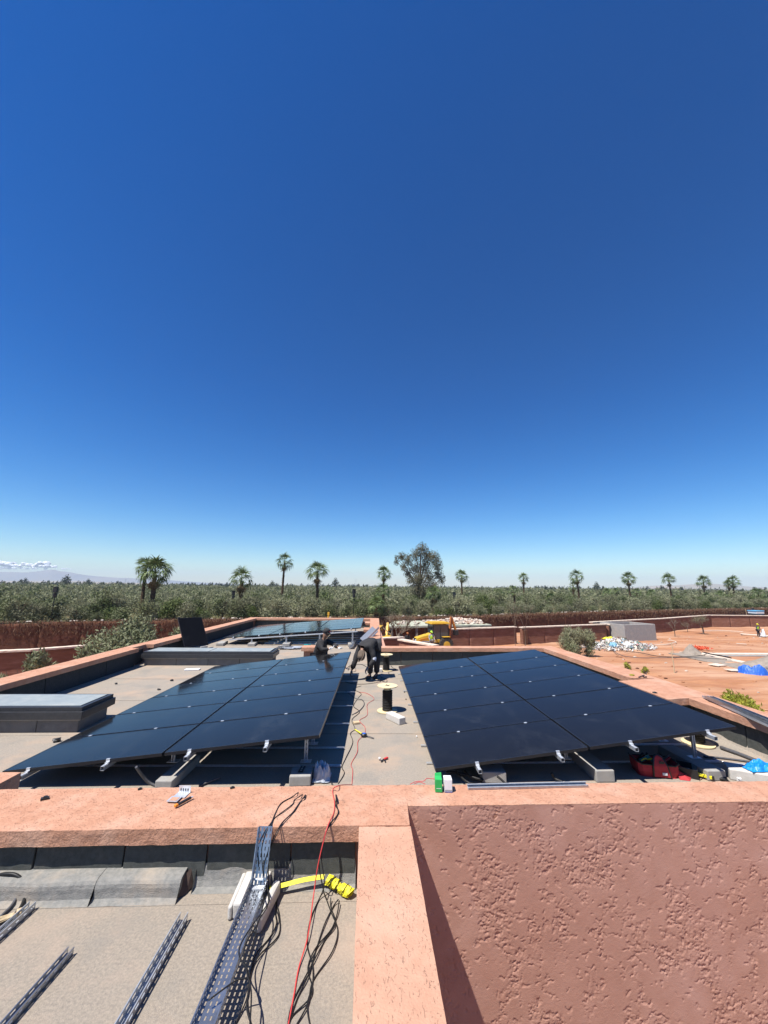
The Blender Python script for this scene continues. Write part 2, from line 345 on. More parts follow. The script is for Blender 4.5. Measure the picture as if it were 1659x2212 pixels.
# ================================================================= GROUND
far_pts = [(-120,18),(-60,34),(-36,41),(-19,46.2),(2,51.6),(18.6,56.2),(21,58.3),(35,64.6),(51.5,71.4),(69,77.6),(87,84),(115,92),(160,104)]
def far_y(x):
    for (a, b), (c, d) in zip(far_pts, far_pts[1:]):
        if a <= x <= c: return b+(d-b)*(x-a)/(c-a)
    return far_pts[0][1] if x < far_pts[0][0] else far_pts[-1][1]
R_ = 7600
# flat ground out to the horizon, with a level shelf (the yard) this side of the far wall
n = 72
vs = [(0,0,GZ-.06)]; fs = []
for r in (150, 1200, R_):
    for k in range(n): vs.append((r*math.cos(2*math.pi*k/n), r*math.sin(2*math.pi*k/n), GZ-.06))
for k in range(n): fs.append((0, 1+k, 1+(k+1) % n))
for i in range(2):
    for k in range(n): fs.append((1+i*n+k, 1+(i+1)*n+k, 1+(i+1)*n+(k+1) % n, 1+i*n+(k+1) % n))
tag(MB().add(vs, fs).build('ground', SOIL), kind='structure')
# raised field beyond the far wall
xs = [p[0] for p in far_pts]
rows = []
for dy in (0, 20, 60, 150, 400, 900, 1800):
    rows.append([(x*(1+dy/110.), y+.1+dy+max(0, 0), FZ) for x, y in far_pts])
vs = [v for r in rows for v in r]; m = len(far_pts); fs = []
for i in range(len(rows)-1):
    for k in range(m-1): fs.append((i*m+k, i*m+k+1, (i+1)*m+k+1, (i+1)*m+k))
tag(MB().add(vs, fs).build('field', FIELD), kind='structure')
a = len(rows)-1
vs = rows[-1]+[(math.copysign(min(abs(x)*4.2, 5600), x), max(y, 1500) if abs(x) > 5500 else 3600, FZ) for x, y, z in rows[-1]]
vs += [(x, y2, FZ) for (x, y2) in [(v[0]*.9, math.sqrt(max(R_**2-(v[0]*.9)**2, 2.5e6))*.985) for v in vs[m:]]]
fs = []
for i in range(2):
    for k in range(m-1): fs.append((i*m+k, i*m+k+1, (i+1)*m+k+1, (i+1)*m+k))
tag(MB().add(vs, fs).build('plain', PLAIN), kind='structure')
# red soil of the yard, gently rutted
X0, X1, Y0, Y1, st = 5.6, 112, 2, 96, .55
gx = np.arange(X0, X1, st); gy = np.arange(Y0, Y1, st); GX, GY = np.meshgrid(gx, gy, indexing='ij')
H = (fbm(np.stack([GX*.28, GY*.4, GX*0], -1), 4)-.5)*.32+(fbm(np.stack([GX*1.3, GY*2.4, GX*0+5], -1), 2)-.5)*.10
keep = np.array([[GY[i, j] < far_y(GX[i, j])-.2 for j in range(len(gy))] for i in range(len(gx))])
edge = np.clip((GX-X0)/3, 0, 1); Z = GZ+H*edge
# pool pit
PX0, PX1, PYa, PYb = 33.4, 52., 27.5, 39.4
inp = (GX > PX0-.3) & (GX < PX1+.3) & (GY > PYa-.3) & (GY < PYb+.3)
Z[inp] = GZ-2.2
V = np.stack([GX, GY, Z], -1).reshape(-1, 3); ny_ = len(gy)
I, J = np.meshgrid(np.arange(len(gx)-1), np.arange(len(gy)-1), indexing='ij'); kk = (keep[:-1,:-1] & keep[1:,:-1] & keep[:-1,1:] & keep[1:,1:])
I = I[kk]; J = J[kk]; Q = np.stack([I*ny_+J, (I+1)*ny_+J, (I+1)*ny_+J+1, I*ny_+J+1], -1)
tag(link('red_soil_yard', npmesh('red_soil_yard', V, Q, SOIL, True)), kind='structure')
X0b = gx[0]

# ================================================================= THE BUILDING
bld = empty('flat_roofed_building', (0, 12, GZ), 0, 'terracotta building whose flat roof with raised edges fills the foreground', 'building')
BL = Matrix.Translation((0, -12, -GZ))
def pb(o):
    o.parent = bld; o.matrix_parent_inverse = BL; return o
ZC0, ZC1 = .41, .52
# roof felt sheets (1 m rolls with a small lap)
y = 4.12; i = 0
while y < 24.0:
    y1 = min(y+.98, 24.05)
    x0, x1 = (-6.95, 5.8) if y < 13.0 else (-6.95, .35)
    if y < 12.9 < y1: y1 = 12.95
    mb = MB(); nx = 26; off = .0; zt = .004*(i % 2)
    wob = lambda x, s: .012*math.sin(x*1.7+s)+.006*math.sin(x*5.1+2*s)
    vs = []; 
    for k in range(nx+1):
        x = x0+(x1-x0)*k/nx
        vs += [(x, y+wob(x, i), zt), (x, y1+.05, zt-.001)]
    mb.add(vs, [(2*k, 2*k+2, 2*k+3, 2*k+1) for k in range(nx)])
    mb.add([(x0, y+wob(x0, i), -.15)]+[(x0+(x1-x0)*k/nx, y+wob(x0+(x1-x0)*k/nx, i), zt) for k in range(nx+1)]+[(x1, y, -.15)], [tuple(range(nx+3))])
    pb(mb.build('roofing_sheet', ROOF)); y = y1; i += 1
pb(MB().box(-6.95, 5.8, 4.1, 13.0, -.35, -.012).build('roof_slab', CONCD)); pb(MB().box(-6.95, .35, 13.002, 24.05, -.35, -.012).build('roof_slab', CONCD))
# lower front roof
ZR = .10
for k, (ya, yb) in enumerate([(-2.5,-1.0),(-1.0,.35),(.35,1.35),(1.35,2.36),(2.36,3.40),(3.40,3.66)]):
    pb(MB().box(-6.9, -.035, ya+.002, yb+.03, ZR-.1, ZR+.003*(k % 2)).build('roofing_sheet', ROOF2))
pb(MB().box(-6.95, -.02, -2.5, 3.66, -.35, ZR-.105).build('roof_slab', CONCD))
# parapet caps
def cap(quad, z0=ZC0, z1=ZC1, m=CAP, step=.045, amp=.004, seed=0):
    return pb(bmobj('parapet_cap', gridbox(quad, z0, z1, step, amp, seed, .03), m, None, False, 0))
cap([(-3.6,3.54),(.375,3.548),(.405,4.195),(-3.6,4.19)], seed=1, step=.03)
cap([(.392,3.824),(6.3,3.824),(6.3,4.19),(.392,4.19)], z1=.5195, seed=1, step=.03, amp=.003)
cap([(-6.9,3.54),(-3.6,3.54),(-3.6,4.19),(-6.9,4.19)], seed=3)
cap(rect(-5.4,-3.46,4.192,4.53), z0=.0, z1=.522, seed=4)
cap([(-.03,-2.5),(.375,-2.5),(.385,3.546),(-.03,3.5465)], z0=.30, z1=.512, m=CAP2, seed=5, step=.035, amp=.003)
cap([(-7.33,1.),(-6.82,1.),(-6.80,12.6),(-7.33,12.6)], seed=6, step=.06)
cap([(-7.33,12.6),(-7.02,12.6),(-7.02,13.38),(-7.33,13.38)], seed=7, step=.06)
cap([(-7.33,13.38),(-6.77,13.38),(-6.42,23.9),(-6.9,23.9)], seed=8, step=.09)
cap([(-6.9,23.9),(.74,23.9),(.75,24.5),(-6.95,24.5)], seed=9, step=.12)
cap([(.10,13.2),(.50,13.2),(.74,23.9),(.23,23.9)], seed=10, step=.09)
cap([(-.15,21.2),(.195,21.2),(.2,22.3),(-.15,22.3)], seed=16, step=.09)
cap([(-.12,18.0),(.15,18.0),(.16,19.0),(-.12,19.0)], seed=17, step=.09)
cap([(.10,12.74),(5.66,12.86),(6.13,13.3),(.10,13.2)], seed=11, step=.06)
cap([(5.66,12.86),(5.70,8.68),(6.3,8.68),(6.13,13.3)], seed=12, step=.06)
cap([(5.26,7.07),(6.27,7.27),(6.3,8.68),(5.27,8.44)], seed=13, step=.05)
cap([(5.70,4.185),(6.3,4.185),(6.27,7.26),(5.69,7.14)], seed=14, step=.05)
cap(rect(-2.0,-1.35,12.8,13.3), seed=15, step=.06)
# solid walls under the caps
def wall(x0, x1, y0, y1, z0, z1, m=WALLP): return pb(MB().box(x0,x1,y0,y1,z0,z1).build('parapet_wall', m))
wall(-6.9,.36,3.63,4.1,-.3,ZC0+.004)
wall(-7.28,-6.93,1.,12.6,GZ-.2,ZC0+.004); wall(-7.28,-7.1,12.6,13.4,GZ-.2,ZC0+.004); wall(-7.28,-6.95,13.4,23.9,GZ-.2,ZC0+.004)
wall(-6.9,.7,24.06,24.44,GZ-.2,ZC0+.004)
wall(.36,.66,13.21,23.95,GZ-.2,ZC0+.004)
wall(.16,6.05,12.92,13.15,GZ-.2,ZC0+.004)
wall(5.82,6.2,4.19,12.9,GZ-.2,ZC0+.004); wall(5.4,5.81,7.3,8.35,-.01,ZC0+.004)
wall(-1.93,-1.42,12.87,13.23,-.01,ZC0+.004, CAP)
wall(-.024,.372,-2.5,3.6,GZ-.2,.305)
wall(-6.95,-.03,-2.6,-2.45,GZ-.2,.35)
# grey felt upstand sheets with open joints
def upstand(a, b, z0, z1, L, nrm, first=None, name='felt_upstand', m=FELT, lean=.02):
    a = Vector((*a, 0)); b = Vector((*b, 0)); d = (b-a); T = d.length; d.normalize(); nrm = Vector((*nrm, 0)); t = 0; k = 0
    while t < T-.02:
        l = (first if (k == 0 and first) else L)*(1+.03*math.sin(k*2.3+T)); e = min(t+l, T)
        p = a+d*(t+.006); q = a+d*(e-.007); o1 = nrm*(.012+.004*(k % 2)); o2 = nrm*(-.004)
        mb = MB(); bl = [p+o1*1.6+nrm*lean, q+o1*1.6+nrm*lean, q+o2, p+o2]; tl = [p+o1, q+o1, q+o2, p+o2]
        for v in bl: v.z = z0
        for v in tl: v.z = z1
        mb.hexa([v.copy() for v in bl], [v.copy() for v in tl]); pb(mb.build(name, m, bevel=.004)); t = e; k += 1
upstand((-6.8,3.612),(-.05,3.612),ZR-.02,.405,.655,(0,-1),first=.985)
upstand((-6.92,4.3),(-6.92,12.6),0,.405,1.0,(1,0),m=FELT_SHADE); upstand((-7.09,12.62),(-7.09,13.36),0,.405,1.,(1,0),m=FELT_SHADE); upstand((-6.93,13.4),(-6.6,23.9),0,.405,1.2,(1,0),m=FELT_SHADE)
upstand((-6.5,24.02),(.2,24.02),0,.405,1.3,(0,-1)); upstand((.24,13.3),(.34,23.9),0,.405,1.3,(-1,0))
upstand((.15,12.86),(5.75,12.93),0,.405,.97,(0,-1))
upstand((5.80,4.3),(5.80,7.2),0,.405,1.9,(-1,0)); upstand((5.80,8.5),(5.80,12.8),0,.405,1.3,(-1,0)); upstand((5.38,7.2),(5.38,8.4),0,.405,1.3,(-1,0)); upstand((5.37,7.21),(5.8,7.25),0,.405,1.3,(0,-1))
# felt-covered fillet at the foot of the front parapet (thick on the left, torn where it ends)
def cove(x0, x1, prof, m, amp=.006, name='felt_fillet'):
    nx = max(2, int(abs(x1-x0)/.05)); V = []; 
    for i in range(nx+1):
        x = x0+(x1-x0)*i/nx
        for (yy, zz) in prof:
            j = (fbm(np.array([[x*5, yy*8, zz*8]]), 3)[0]-.5)*2*amp; V.append((x, yy+j, zz+j*.7))
    k = len(prof); F = [(i*k+j, (i+1)*k+j, (i+1)*k+j+1, i*k+j+1) for i in range(nx) for j in range(k-1)]
    F += [tuple(range(k)), tuple(reversed(range(nx*k, nx*k+k)))]
    return pb(MB().add(V, F).build(name, m, smooth=False))
thick = [(3.40,ZR+.002),(3.432,ZR+.007),(3.448,ZR+.02),(3.453,.15),(3.455,.178),(3.461,.200),(3.474,.216),(3.497,.226),(3.54,.231),(3.58,.234),(3.62,.24)]
thin = [(3.50,ZR+.004),(3.530,ZR+.008),(3.552,ZR+.018),(3.568,.15),(3.580,.19),(3.588,.232),(3.598,.252)]
cove(-6.7, -1.981, thick, FELT2, .009); cove(-1.977, -1.36, thick, FELT2, .009); cove(-1.29, -.05, thin, FELT2, .004)
tf = MB()      # torn felt flap at the break
tf.add([(-1.365,3.455,.112),(-1.325,3.50,.106),(-1.30,3.56,.12),(-1.325,3.595,.235),(-1.352,3.55,.215),(-1.368,3.47,.19)],[(0,1,4,5),(1,2,3,4)])
pb(tf.build('torn_felt_flap', mat('torn_felt', (.10,.065,.05), None, 20, .95)))
w = [(5.55,0),(5.66,.01),(5.73,.035),(5.77,.09),(5.79,.16)]
nx = 60; V = []
for i in range(nx+1):
    yy = 4.25+2.85*i/nx
    for xx, zz in w: V.append((xx+(fbm(np.array([[xx*5, yy*6, zz]]), 3)[0]-.5)*.05, yy, zz+.004))
k = len(w); pb(MB().add(V, [(i*k+j, (i+1)*k+j, (i+1)*k+j+1, i*k+j+1) for i in range(nx) for j in range(k-1)]).build('felt_fillet', ROOF))
# big trowel-textured wall face below the right-hand parapet: real relief
gx = np.concatenate([np.arange(.385, 4.0, .0057), np.arange(4.0, 6.32, .03)]); gz = np.concatenate([np.arange(-1.75, -1.15, .03), np.arange(-1.15, .516, .0057)]); gz[-1] = .516
GX, GZz = np.meshgrid(gx, gz, indexing='ij')
p = np.stack([GX, GZz, GX*0], -1)
warp = np.stack([fbm(p*2.3+3, 3), fbm(p*2.3+9, 3), GX*0], -1)-.5
q = p+warp*.40
mask = fbm(q*np.array([6.5, 5.0, 1])+11, 5); mask = np.clip((mask-.528)/.07, 0, 1)
q2 = p+(np.stack([fbm(p*30+3, 2), fbm(p*30+9, 2), GX*0], -1)-.5)*.05
sw = fbm(p*1.6+55, 2)[..., None]      # trowel direction drifts over the wall
qa = q2*np.array([62, 38, 1])*sw*2+q2*np.array([34, 66, 1])*(1-sw)*2*0+np.array([2,2,2])
crust = fbm(q2*np.array([40, 52, 1])+2, 4); pits = np.clip((crust-.515)/.045, 0, 1)
deep = np.clip((vnoise(q2*np.array([58,64,1])+40)-.45)/.25, 0, 1)
lone = np.clip((fbm(q2*np.array([24, 30, 1])+81, 3)-.69)/.03, 0, 1)
Hh = -(mask*pits*(.35+.65*deep))*.0048-lone*.003+mask*(fbm(p*90, 2)-.5)*.0035+(fbm(p*75, 2)-.5)*.0010+(fbm(p*3, 2)-.5)*.006
e = np.clip((.516-GZz)/.02, 0, 1)*np.clip((GX-.385)/.02, 0, 1); Hh = Hh*e
V = np.stack([GX, 3.8195-Hh, GZz], -1).reshape(-1, 3); nz_ = len(gz)
I, J = np.meshgrid(np.arange(len(gx)-1), np.arange(len(gz)-1), indexing='ij'); I = I.ravel(); J = J.ravel()
Q = np.stack([I*nz_+J, (I+1)*nz_+J, (I+1)*nz_+J+1, I*nz_+J+1], -1)
pb(link('textured_wall', npmesh('textured_wall', V, Q, WALLP, True)))
pb(MB().box(.373, 6.2, 3.835, 4.1, GZ-.2, ZC0+.004).build('parapet_wall', WALLP))
pb(MB().box(.373, 6.3, 3.8195, 3.834, GZ-.2, -1.751).build('outer_wall', WALLP))

# ---- skylights
def skylight(name, x0, x1, y0, y1, label, nb):
    t = empty(name, ((x0+x1)/2, (y0+y1)/2, 0), 0, label, 'skylight', 'skylights on the roof'); IM = Matrix.Translation((-(x0+x1)/2, -(y0+y1)/2, 0))
    def add(o): o.parent = t; o.matrix_parent_inverse = IM; return o
    L = (x1-x0-.16)/nb
    for k in range(nb):      # kerb built of felted blocks
        add(MB().box(x0+.08+k*L+.004, x0+.08+(k+1)*L-.004, y0+.07, y1-.07, .002, .19).build('kerb_block', CONCD, bevel=.008))
    add(MB().box(x0+.05, x1-.05, y0+.04, y1-.04, .191, .215).build('kerb_flashing', CONC))
    add(MB().box(x0, x1, y0, y1, .216, .335).build('frame', FELTB, bevel=.004))
    f = MB(); g0, g1 = .336, .40
    f.box(x0+.03,x1-.03,y0+.03,y0+.09,g0,g1); f.box(x0+.03,x1-.03,y1-.09,y1-.03,g0,g1); f.box(x0+.03,x0+.09,y0+.091,y1-.091,g0,g1); f.box(x1-.09,x1-.03,y0+.091,y1-.091,g0,g1)
    fr = add(f.build('sash', FELTB, bevel=.003))
    n = max(1, round((x1-x0)/2.05)); w = (x1-x0-.16)/n
    for k in range(n): add(MB().box(x0+.10+k*w*.985+.012, x0+.10+(k+1)*w*.985-.012, y0+.095, y1-.095, .401, .408).build('glass_pane', SKYG))
    return t
skylight('skylight', -6.78, -4.63, 7.12, 8.0, 'long low glass skylight at the left edge, beside the near left solar array', 3)
skylight('skylight', -6.76, -2.82, 12.68, 13.55, 'long low glass skylight further back, behind the near left solar array', 4)

# ================================================================= SOLAR ARRAYS
def module_mesh(Lx, Wy):
    m = MB(); t = .035; r = .011
    m.box(0, Lx, 0, Wy, 0, t-.002, 1)
    m.box(0, Lx, 0, r, t-.0018, t+.001, 1); m.box(0, Lx, Wy-r, Wy, t-.0018, t+.001, 1); m.box(0, r, r+.0002, Wy-r-.0002, t-.0018, t+.001, 1); m.box(Lx-r, Lx, r+.0002, Wy-r-.0002, t-.0018, t+.001, 1)
    m.box(r+.0002, Lx-r-.0002, r+.0002, Wy-r-.0002, t-.0019, t-.0004, 0)
    return m.mesh('solar_panel', [GLASSP, FRAMEB])
def slotted(a, b, w, h, name, parent, m=STEEL, pitch=.05, slot=.028, sw=.013, up=(0,0,1), lips=True):
    """U channel from a to b with real slots through its web"""
    a = Vector(a); b = Vector(b); d = (b-a); L = d.length; d.normalize(); up = Vector(up); r = d.cross(up).normalized(); u = r.cross(d).normalized()
    mb = MB(); n = max(1, int(L/pitch)); p = L/n
    def pt(s, x, z): return a+d*s+r*x+u*z
    for k in range(n):
        s0, s1, s2, s3 = k*p, k*p+(p-slot)/2, k*p+(p+slot)/2, (k+1)*p; x0, x1, x2, x3 = -w/2, -sw/2, sw/2, w/2
        V = [pt(s, x, 0) for s in (s0, s1, s2, s3) for x in (x0, x1, x2, x3)]
        F = [(i*4+j, i*4+j+1, (i+1)*4+j+1, (i+1)*4+j) for i in range(3) for j in range(3) if (i, j) != (1, 1)]; mb.add(V, F)
    for sx in (-1, 1):
        mb.add([pt(0, sx*w/2, 0), pt(L, sx*w/2, 0), pt(L, sx*w/2, h), pt(0, sx*w/2, h)], [(0,1,2,3)])
        if lips: mb.add([pt(0, sx*w/2, h), pt(L, sx*w/2, h), pt(L, sx*(w/2-.009), h), pt(0, sx*(w/2-.009), h)], [(0,1,2,3)])
    o = mb.build(name, m, parent); s = o.modifiers.new('thickness', 'SOLIDIFY'); s.thickness = .002; return o
def array(loc, rz, L, Wp, rows, z0, tilt, label, name='solar_array', cols=2, gap=.03, overhang=.11, railx=(.22,.78), posts=True):
    t = empty(name, loc, rz, label, 'solar array'); mm = module_mesh(L, Wp-.026)
    T = Matrix.Translation((0, 0, z0)) @ Matrix.Rotation(-tilt, 4, 'Y')
    for i in range(cols):
        for j in range(rows):
            o = link('solar_panel', mm, t); M = T @ Matrix.Translation((i*(L+gap)+random.uniform(-.003,.003), j*Wp, random.uniform(-.0015,.0015))); o.matrix_local = M
    cl = MB().box(-.02,.02,-.016,.016,.0345,.041).mesh('mid_clamp', STEELB)
    for i in range(cols):
        for fx in railx:
            x = i*(L+gap)+fx*L
            for j in range(1, rows):
                o = link('mid_clamp', cl, t); o.matrix_local = T @ Matrix.Translation((x, j*Wp-.013, 0))
            a = T @ Vector((x, -overhang, -.045)); b = T @ Vector((x, rows*Wp+.06, -.045))
            slotted(a, b, .041, .041, 'rail', t, STEEL, .12, .05, .013)
            ec = MB(); ec.box(x-.022, x+.022, -.03, -.003, -.002, .012); ec.box(x-.022, x+.022, -.004, .012, .0365, .041); ec.box(x-.022, x+.022, -.0075, -.003, -.002, .041); ec.box(x-.014, x+.014, -overhang-.001, -.03, -.004, .0)
            ec2 = MB(); ec2.v = [tuple(T @ Vector(v)) for v in ec.v]; ec2.f = ec.f; ec2.m = ec.m; ec2.build('end_clamp', STEELB, t)
    W2 = cols*(L+gap)
    if posts:
        for j in range(rows+1):      # sloping cross rails, their posts and ground rails
            yy = min(max(j*Wp, .45), rows*Wp-.3)
            if j and yy < .5: continue
            a = T @ Vector((.1, yy, -.092)); b = T @ Vector((W2-.1, yy, -.092)); a.y = b.y = yy
            slotted(a, b, .04, .04, 'cross_rail', t, STEEL, .1, .045, .013)
            for fx in (.47, .93):
                q = a.lerp(b, (fx*W2-.1)/(W2-.2)); 
                slotted(Vector((q.x, yy+.03, .125)), Vector((q.x, yy+.03, q.z+.02)), .04, .03, 'post', t, STEELB, .05, .028, .012, up=(0,-1,0))
                MB().box(q.x-.07,q.x+.07,yy-.02,yy+.08,.121,.127).build('foot_plate', STEELB, t)
            MB().box(-.03, W2+.18, yy+.13, yy+.155, .012, .032).build('ground_rail', STEELB, t)
    return t, T
arrR, TR = array((.885,5.31,0), rad(-.45), 1.955, 1.057, 6, .165, math.atan(.12), 'right-hand solar array of twelve black panels beside the walkway', railx=(.27,.80))
arrL, TL = array((-4.29,5.34,0), rad(-1.3), 1.865, 1.045, 6, .165, math.atan(.108), 'left-hand solar array of twelve dusty black panels, the kneeling worker behind it', railx=(.16,.66))
arrF, TF = array((-5.85,17.0,0), rad(-.9), 1.86, 1.04, 5, .25, math.atan(.077), 'far solar array of fifteen dusty panels on bright rails at the back of the roof', cols=3, overhang=.05, posts=False, gap=.035)
for zz in (0,):
    slotted(Vector((.3,-.12,.20)), Vector((5.5,-.12,.56)), .05, .04, 'front_rail', arrF, STEELB, .1, .05, .014)
    for yy in (1.2, 2.6, 4.2): slotted(Vector((.3,yy,.19)), Vector((5.5,yy,.55)), .04, .04, 'cross_rail', arrF, STEELB, .1, .05, .013)
    for x in (1.2, 2.6, 3.95, 5.3):
        zt = .2+(x-.3)/5.2*.36
        for yy in (-.1, 2.6):
            slotted(Vector((x,yy,.11)), Vector((x,yy,zt)), .05, .03, 'post', arrF, STEELB, .05, .028, .012, up=(0,-1,0))
            MB().box(x-.09,x+.09,yy-.05,yy+.05,.105,.111).build('foot_plate', STEELB, arrF)
    for yy in (.35, .9, 1.5, 2.3): MB().box(1.6, 5.9, yy, yy+.05, .012, .05).build('ground_rail', STEELB, arrF)
# concrete ballast blocks
def block(x, y, rz, l, w, h, label, m=CONC, z=0, group='concrete ballast blocks', cat='concrete block', bev=.012):
    o = MB().box(-l/2, l/2, -w/2, w/2, 0, h).build('concrete_block', m, bevel=bev); o.location = (x, y, z+.004); o.rotation_euler = (0,0,rz); return tag(o, label, cat, group)
block(-.78,5.46,rad(2),.26,.26,.115,'grey ballast block with a slotted plate, at the near right corner of the left array')
block(-2.35,5.62,rad(88),.75,.20,.115,'long grey ballast block under the middle of the left array, by the parapet')
block(-3.95,5.0,rad(3),.42,.25,.10,'grey ballast block at the lower left corner of the left array')
block(1.64,5.47,rad(-4),.30,.24,.13,'grey ballast block under the low side of the right array, half hidden by black hoses')
block(3.05,5.72,rad(90),.75,.24,.14,'long grey ballast block under the middle of the right array')
block(4.50,5.78,rad(92),.85,.25,.12,'long ballast block right of the red tool bag, under the slotted post')
block(5.10,5.32,rad(-28),.75,.26,.13,'broad pale block at the right edge with a blue bag on it', CONCW)
block(.56,7.66,rad(-58),.42,.145,.115,'loose pale block with a broken end, next to the near cable reel', CONCW, group=None)
block(.33,11.85,rad(2),.30,.16,.09,'pale block beside the far cable reel on the walkway', CONCW, group=None)
for x, y, l in [(-5.88,17.0,'first from the left'),(-4.62,16.95,'second from the left'),(-3.24,16.95,'third from the left'),(-1.92,16.9,'fourth from the left, behind the kneeling worker'),(-.6,16.9,'rightmost')]:
    block(x, y, rad(4), .28, .7, .105, 'ballast block under the far array front rail, '+l, CONC)
# panel leaning by the left parapet
lm = module_mesh(1.05, 1.42); o = link('leaning_solar_panel', lm); 
bR = Vector((-6.02,15.85,.15)); bL = Vector((-6.5,14.95,.19)); tR = Vector((-6.62,15.80,1.04)); ex = (bR-bL).normalized(); ey = (tR-bR); ey = (ey-ex*ey.dot(ex)).normalized(); ez = ex.cross(ey)
lm2 = module_mesh(1.04, 1.14); o.data = lm2; o.matrix_world = Matrix(((ex.x,ey.x,ez.x,bL.x),(ex.y,ey.y,ez.y,bL.y),(ex.z,ey.z,ez.z,bL.z),(0,0,0,1)))
tag(o, 'single black solar panel leaning against the left parapet behind the far skylight', 'solar panel')
block(-6.12,15.65,rad(62),.3,.2,.14,'block under the foot of the leaning solar panel', CONC, group=None)
# ================================================================= FAR WALL AND YARD WALLS
fw = empty('boundary_wall', (20, 57, GZ), 0, 'long dark red earth wall topped with hanging dry creeper, in front of the olive trees', 'wall')
FI = Matrix.Translation((-20, -57, -GZ))
pts = []
for (a, b), (c, d) in zip(far_pts, far_pts[1:]):
    k = max(1, int(math.hypot(c-a, d-b)/3.2))
    for i in range(k): pts.append((a+(c-a)*i/k, b+(d-b)*i/k))
pts.append(far_pts[-1])
for i in range(len(pts)-1):
    (a, b), (c, d) = pts[i], pts[i+1]
    if a < -62 or a > 122: continue
    top = -1.5+.05*math.sin(i*1.9)+.03*math.sin(i*.7); q = [(a,b),(c,d),(c,d+.42),(a,b+.42)]
    o = bmobj('wall_section', gridbox(q, GZ-.25, top, .32, .07, i, .32), EARTHD, None, True); o.parent = fw; o.matrix_parent_inverse = FI
# hanging creeper: thin twig ribbons over the top
def leaf_quads(C, N_dir, ln, wd, out=None):
    """C (n,3) centres, N_dir (n,3) length direction, arrays of half-length/width -> verts, quads"""
    n = len(C); D = N_dir/np.maximum(np.linalg.norm(N_dir, axis=1, keepdims=True), 1e-6)
    r = RNG.normal(size=(n, 3)) if out is None else out+RNG.normal(0, .38, (n, 3)); Sx = np.cross(D, r); Sx /= np.maximum(np.linalg.norm(Sx, axis=1, keepdims=True), 1e-6)
    ln = np.broadcast_to(ln, (n,))[:, None]; wd = np.broadcast_to(wd, (n,))[:, None]
    V = np.stack([C-D*ln, C+Sx*wd-D*ln*.1, C+D*ln, C-Sx*wd-D*ln*.1], 1).reshape(-1, 3)
    return V, np.arange(4*n).reshape(-1, 4)
def along(t):      # t in 0..1 along the wall
    i = t*(len(pts)-1); k = np.minimum(i.astype(int), len(pts)-2); f = i-k; A = np.array(pts); return A[k]*(1-f[:, None])+A[k+1]*f[:, None]
n = 26000; t = RNG.uniform(.03, .97, n); xy = along(t); dens = fbm(np.stack([t*130, t*0, t*0], -1), 3)
drop = RNG.uniform(0, 1, n)**2.2*(.25+dens*1.5)
C = np.stack([xy[:, 0]+RNG.normal(0,.05,n), xy[:, 1]-.03-RNG.uniform(0,.22,n)+np.where(drop < .1, RNG.uniform(0,.5,n), 0), -1.42-drop+RNG.uniform(0,.12,n)], -1)
V, Q = leaf_quads(C, np.stack([RNG.normal(0,.45,n), RNG.normal(0,.25,n), -np.ones(n)], -1), RNG.uniform(.10,.26,n), RNG.uniform(.012,.035,n))
o = link('creeper', npmesh('creeper', V, Q, DRYV)); o.parent = fw; o.matrix_parent_inverse = FI; tag(o, kind='stuff')
n = 260; t = RNG.uniform(.12, .9, n); xy = along(t); sm = MB()
for (x, y), tt in zip(xy, t):
    if fbm(np.array([[tt*40, 0, 0]]), 2)[0] < .45 and random.random() < .6: continue
    sm.ball((x+random.uniform(-.5,.5), y+.55+random.uniform(-.1,.5), FZ+.5), random.uniform(.07,.18), 6, sq=(1.5,1,.7), jit=.2)
o = sm.build('top_stones', STONE, smooth=False); o.parent = fw; o.matrix_parent_inverse = FI; tag(o, kind='stuff')
# bank of earth holding those stones
tag(MB().add([v for (a, b) in pts for v in ((a, b+.4, -1.56), (a+.1, b+2.6, FZ-.02))], [(2*i, 2*i+1, 2*i+3, 2*i+2) for i in range(len(pts)-1)]).build('earth_bank', FIELD), kind='structure')

def coped_wall(name, path, ztop, th, label, group=None, base=GZ-.3, cop=.12, cw=.6):
    c = path[0]; t = empty(name, (c[0], c[1], GZ), 0, label, 'wall', group); I4 = Matrix.Translation((-c[0], -c[1], -GZ))
    for i, (a, b) in enumerate(zip(path, path[1:])):
        a = Vector(a); b = Vector(b); d = (b-a).normalized(); nn = Vector((-d.y, d.x)); L = (b-a).length; k = max(1, round(L/3.1))
        for j in range(k):
            p = a+d*(L*j/k+(.012 if j else 0)); q = a+d*(L*(j+1)/k); 
            f = lambda w, e0=0, e1=0: [tuple(p-nn*w-d*e0), tuple(q-nn*w+d*e1), tuple(q+nn*w+d*e1), tuple(p+nn*w-d*e0)]
            o = bmobj('wall_panel', gridbox(f(th/2), base, ztop-cop, .25, .02, i*7+j, .25), EARTH, None, True); o.parent = t; o.matrix_parent_inverse = I4
            o = bmobj('coping', gridbox(f(cw/2, .05 if j == 0 else 0, .05 if j == k-1 else -.004), ztop-cop+.002, ztop, .2, .012, i*5+j, .1), COPE); o.parent = t; o.matrix_parent_inverse = I4
    return t
coped_wall('garden_wall', [(17.9,46.35),(30.8,51.1)], -2.05, .35, 'brown earth wall with pale coping behind the rubbish heap and the green bush', 'coped earth walls in the yard')
coped_wall('garden_wall', [(8.3,43.4),(17.3,46.5)], -2.0, .35, 'brown earth wall with pale coping immediately right of the yellow digger', 'coped earth walls in the yard')
coped_wall('garden_wall', [(31.2,51.2),(32.5,53.6)], -2.1, .35, 'short return wall with pale coping beside the open concrete tank', 'coped earth walls in the yard')
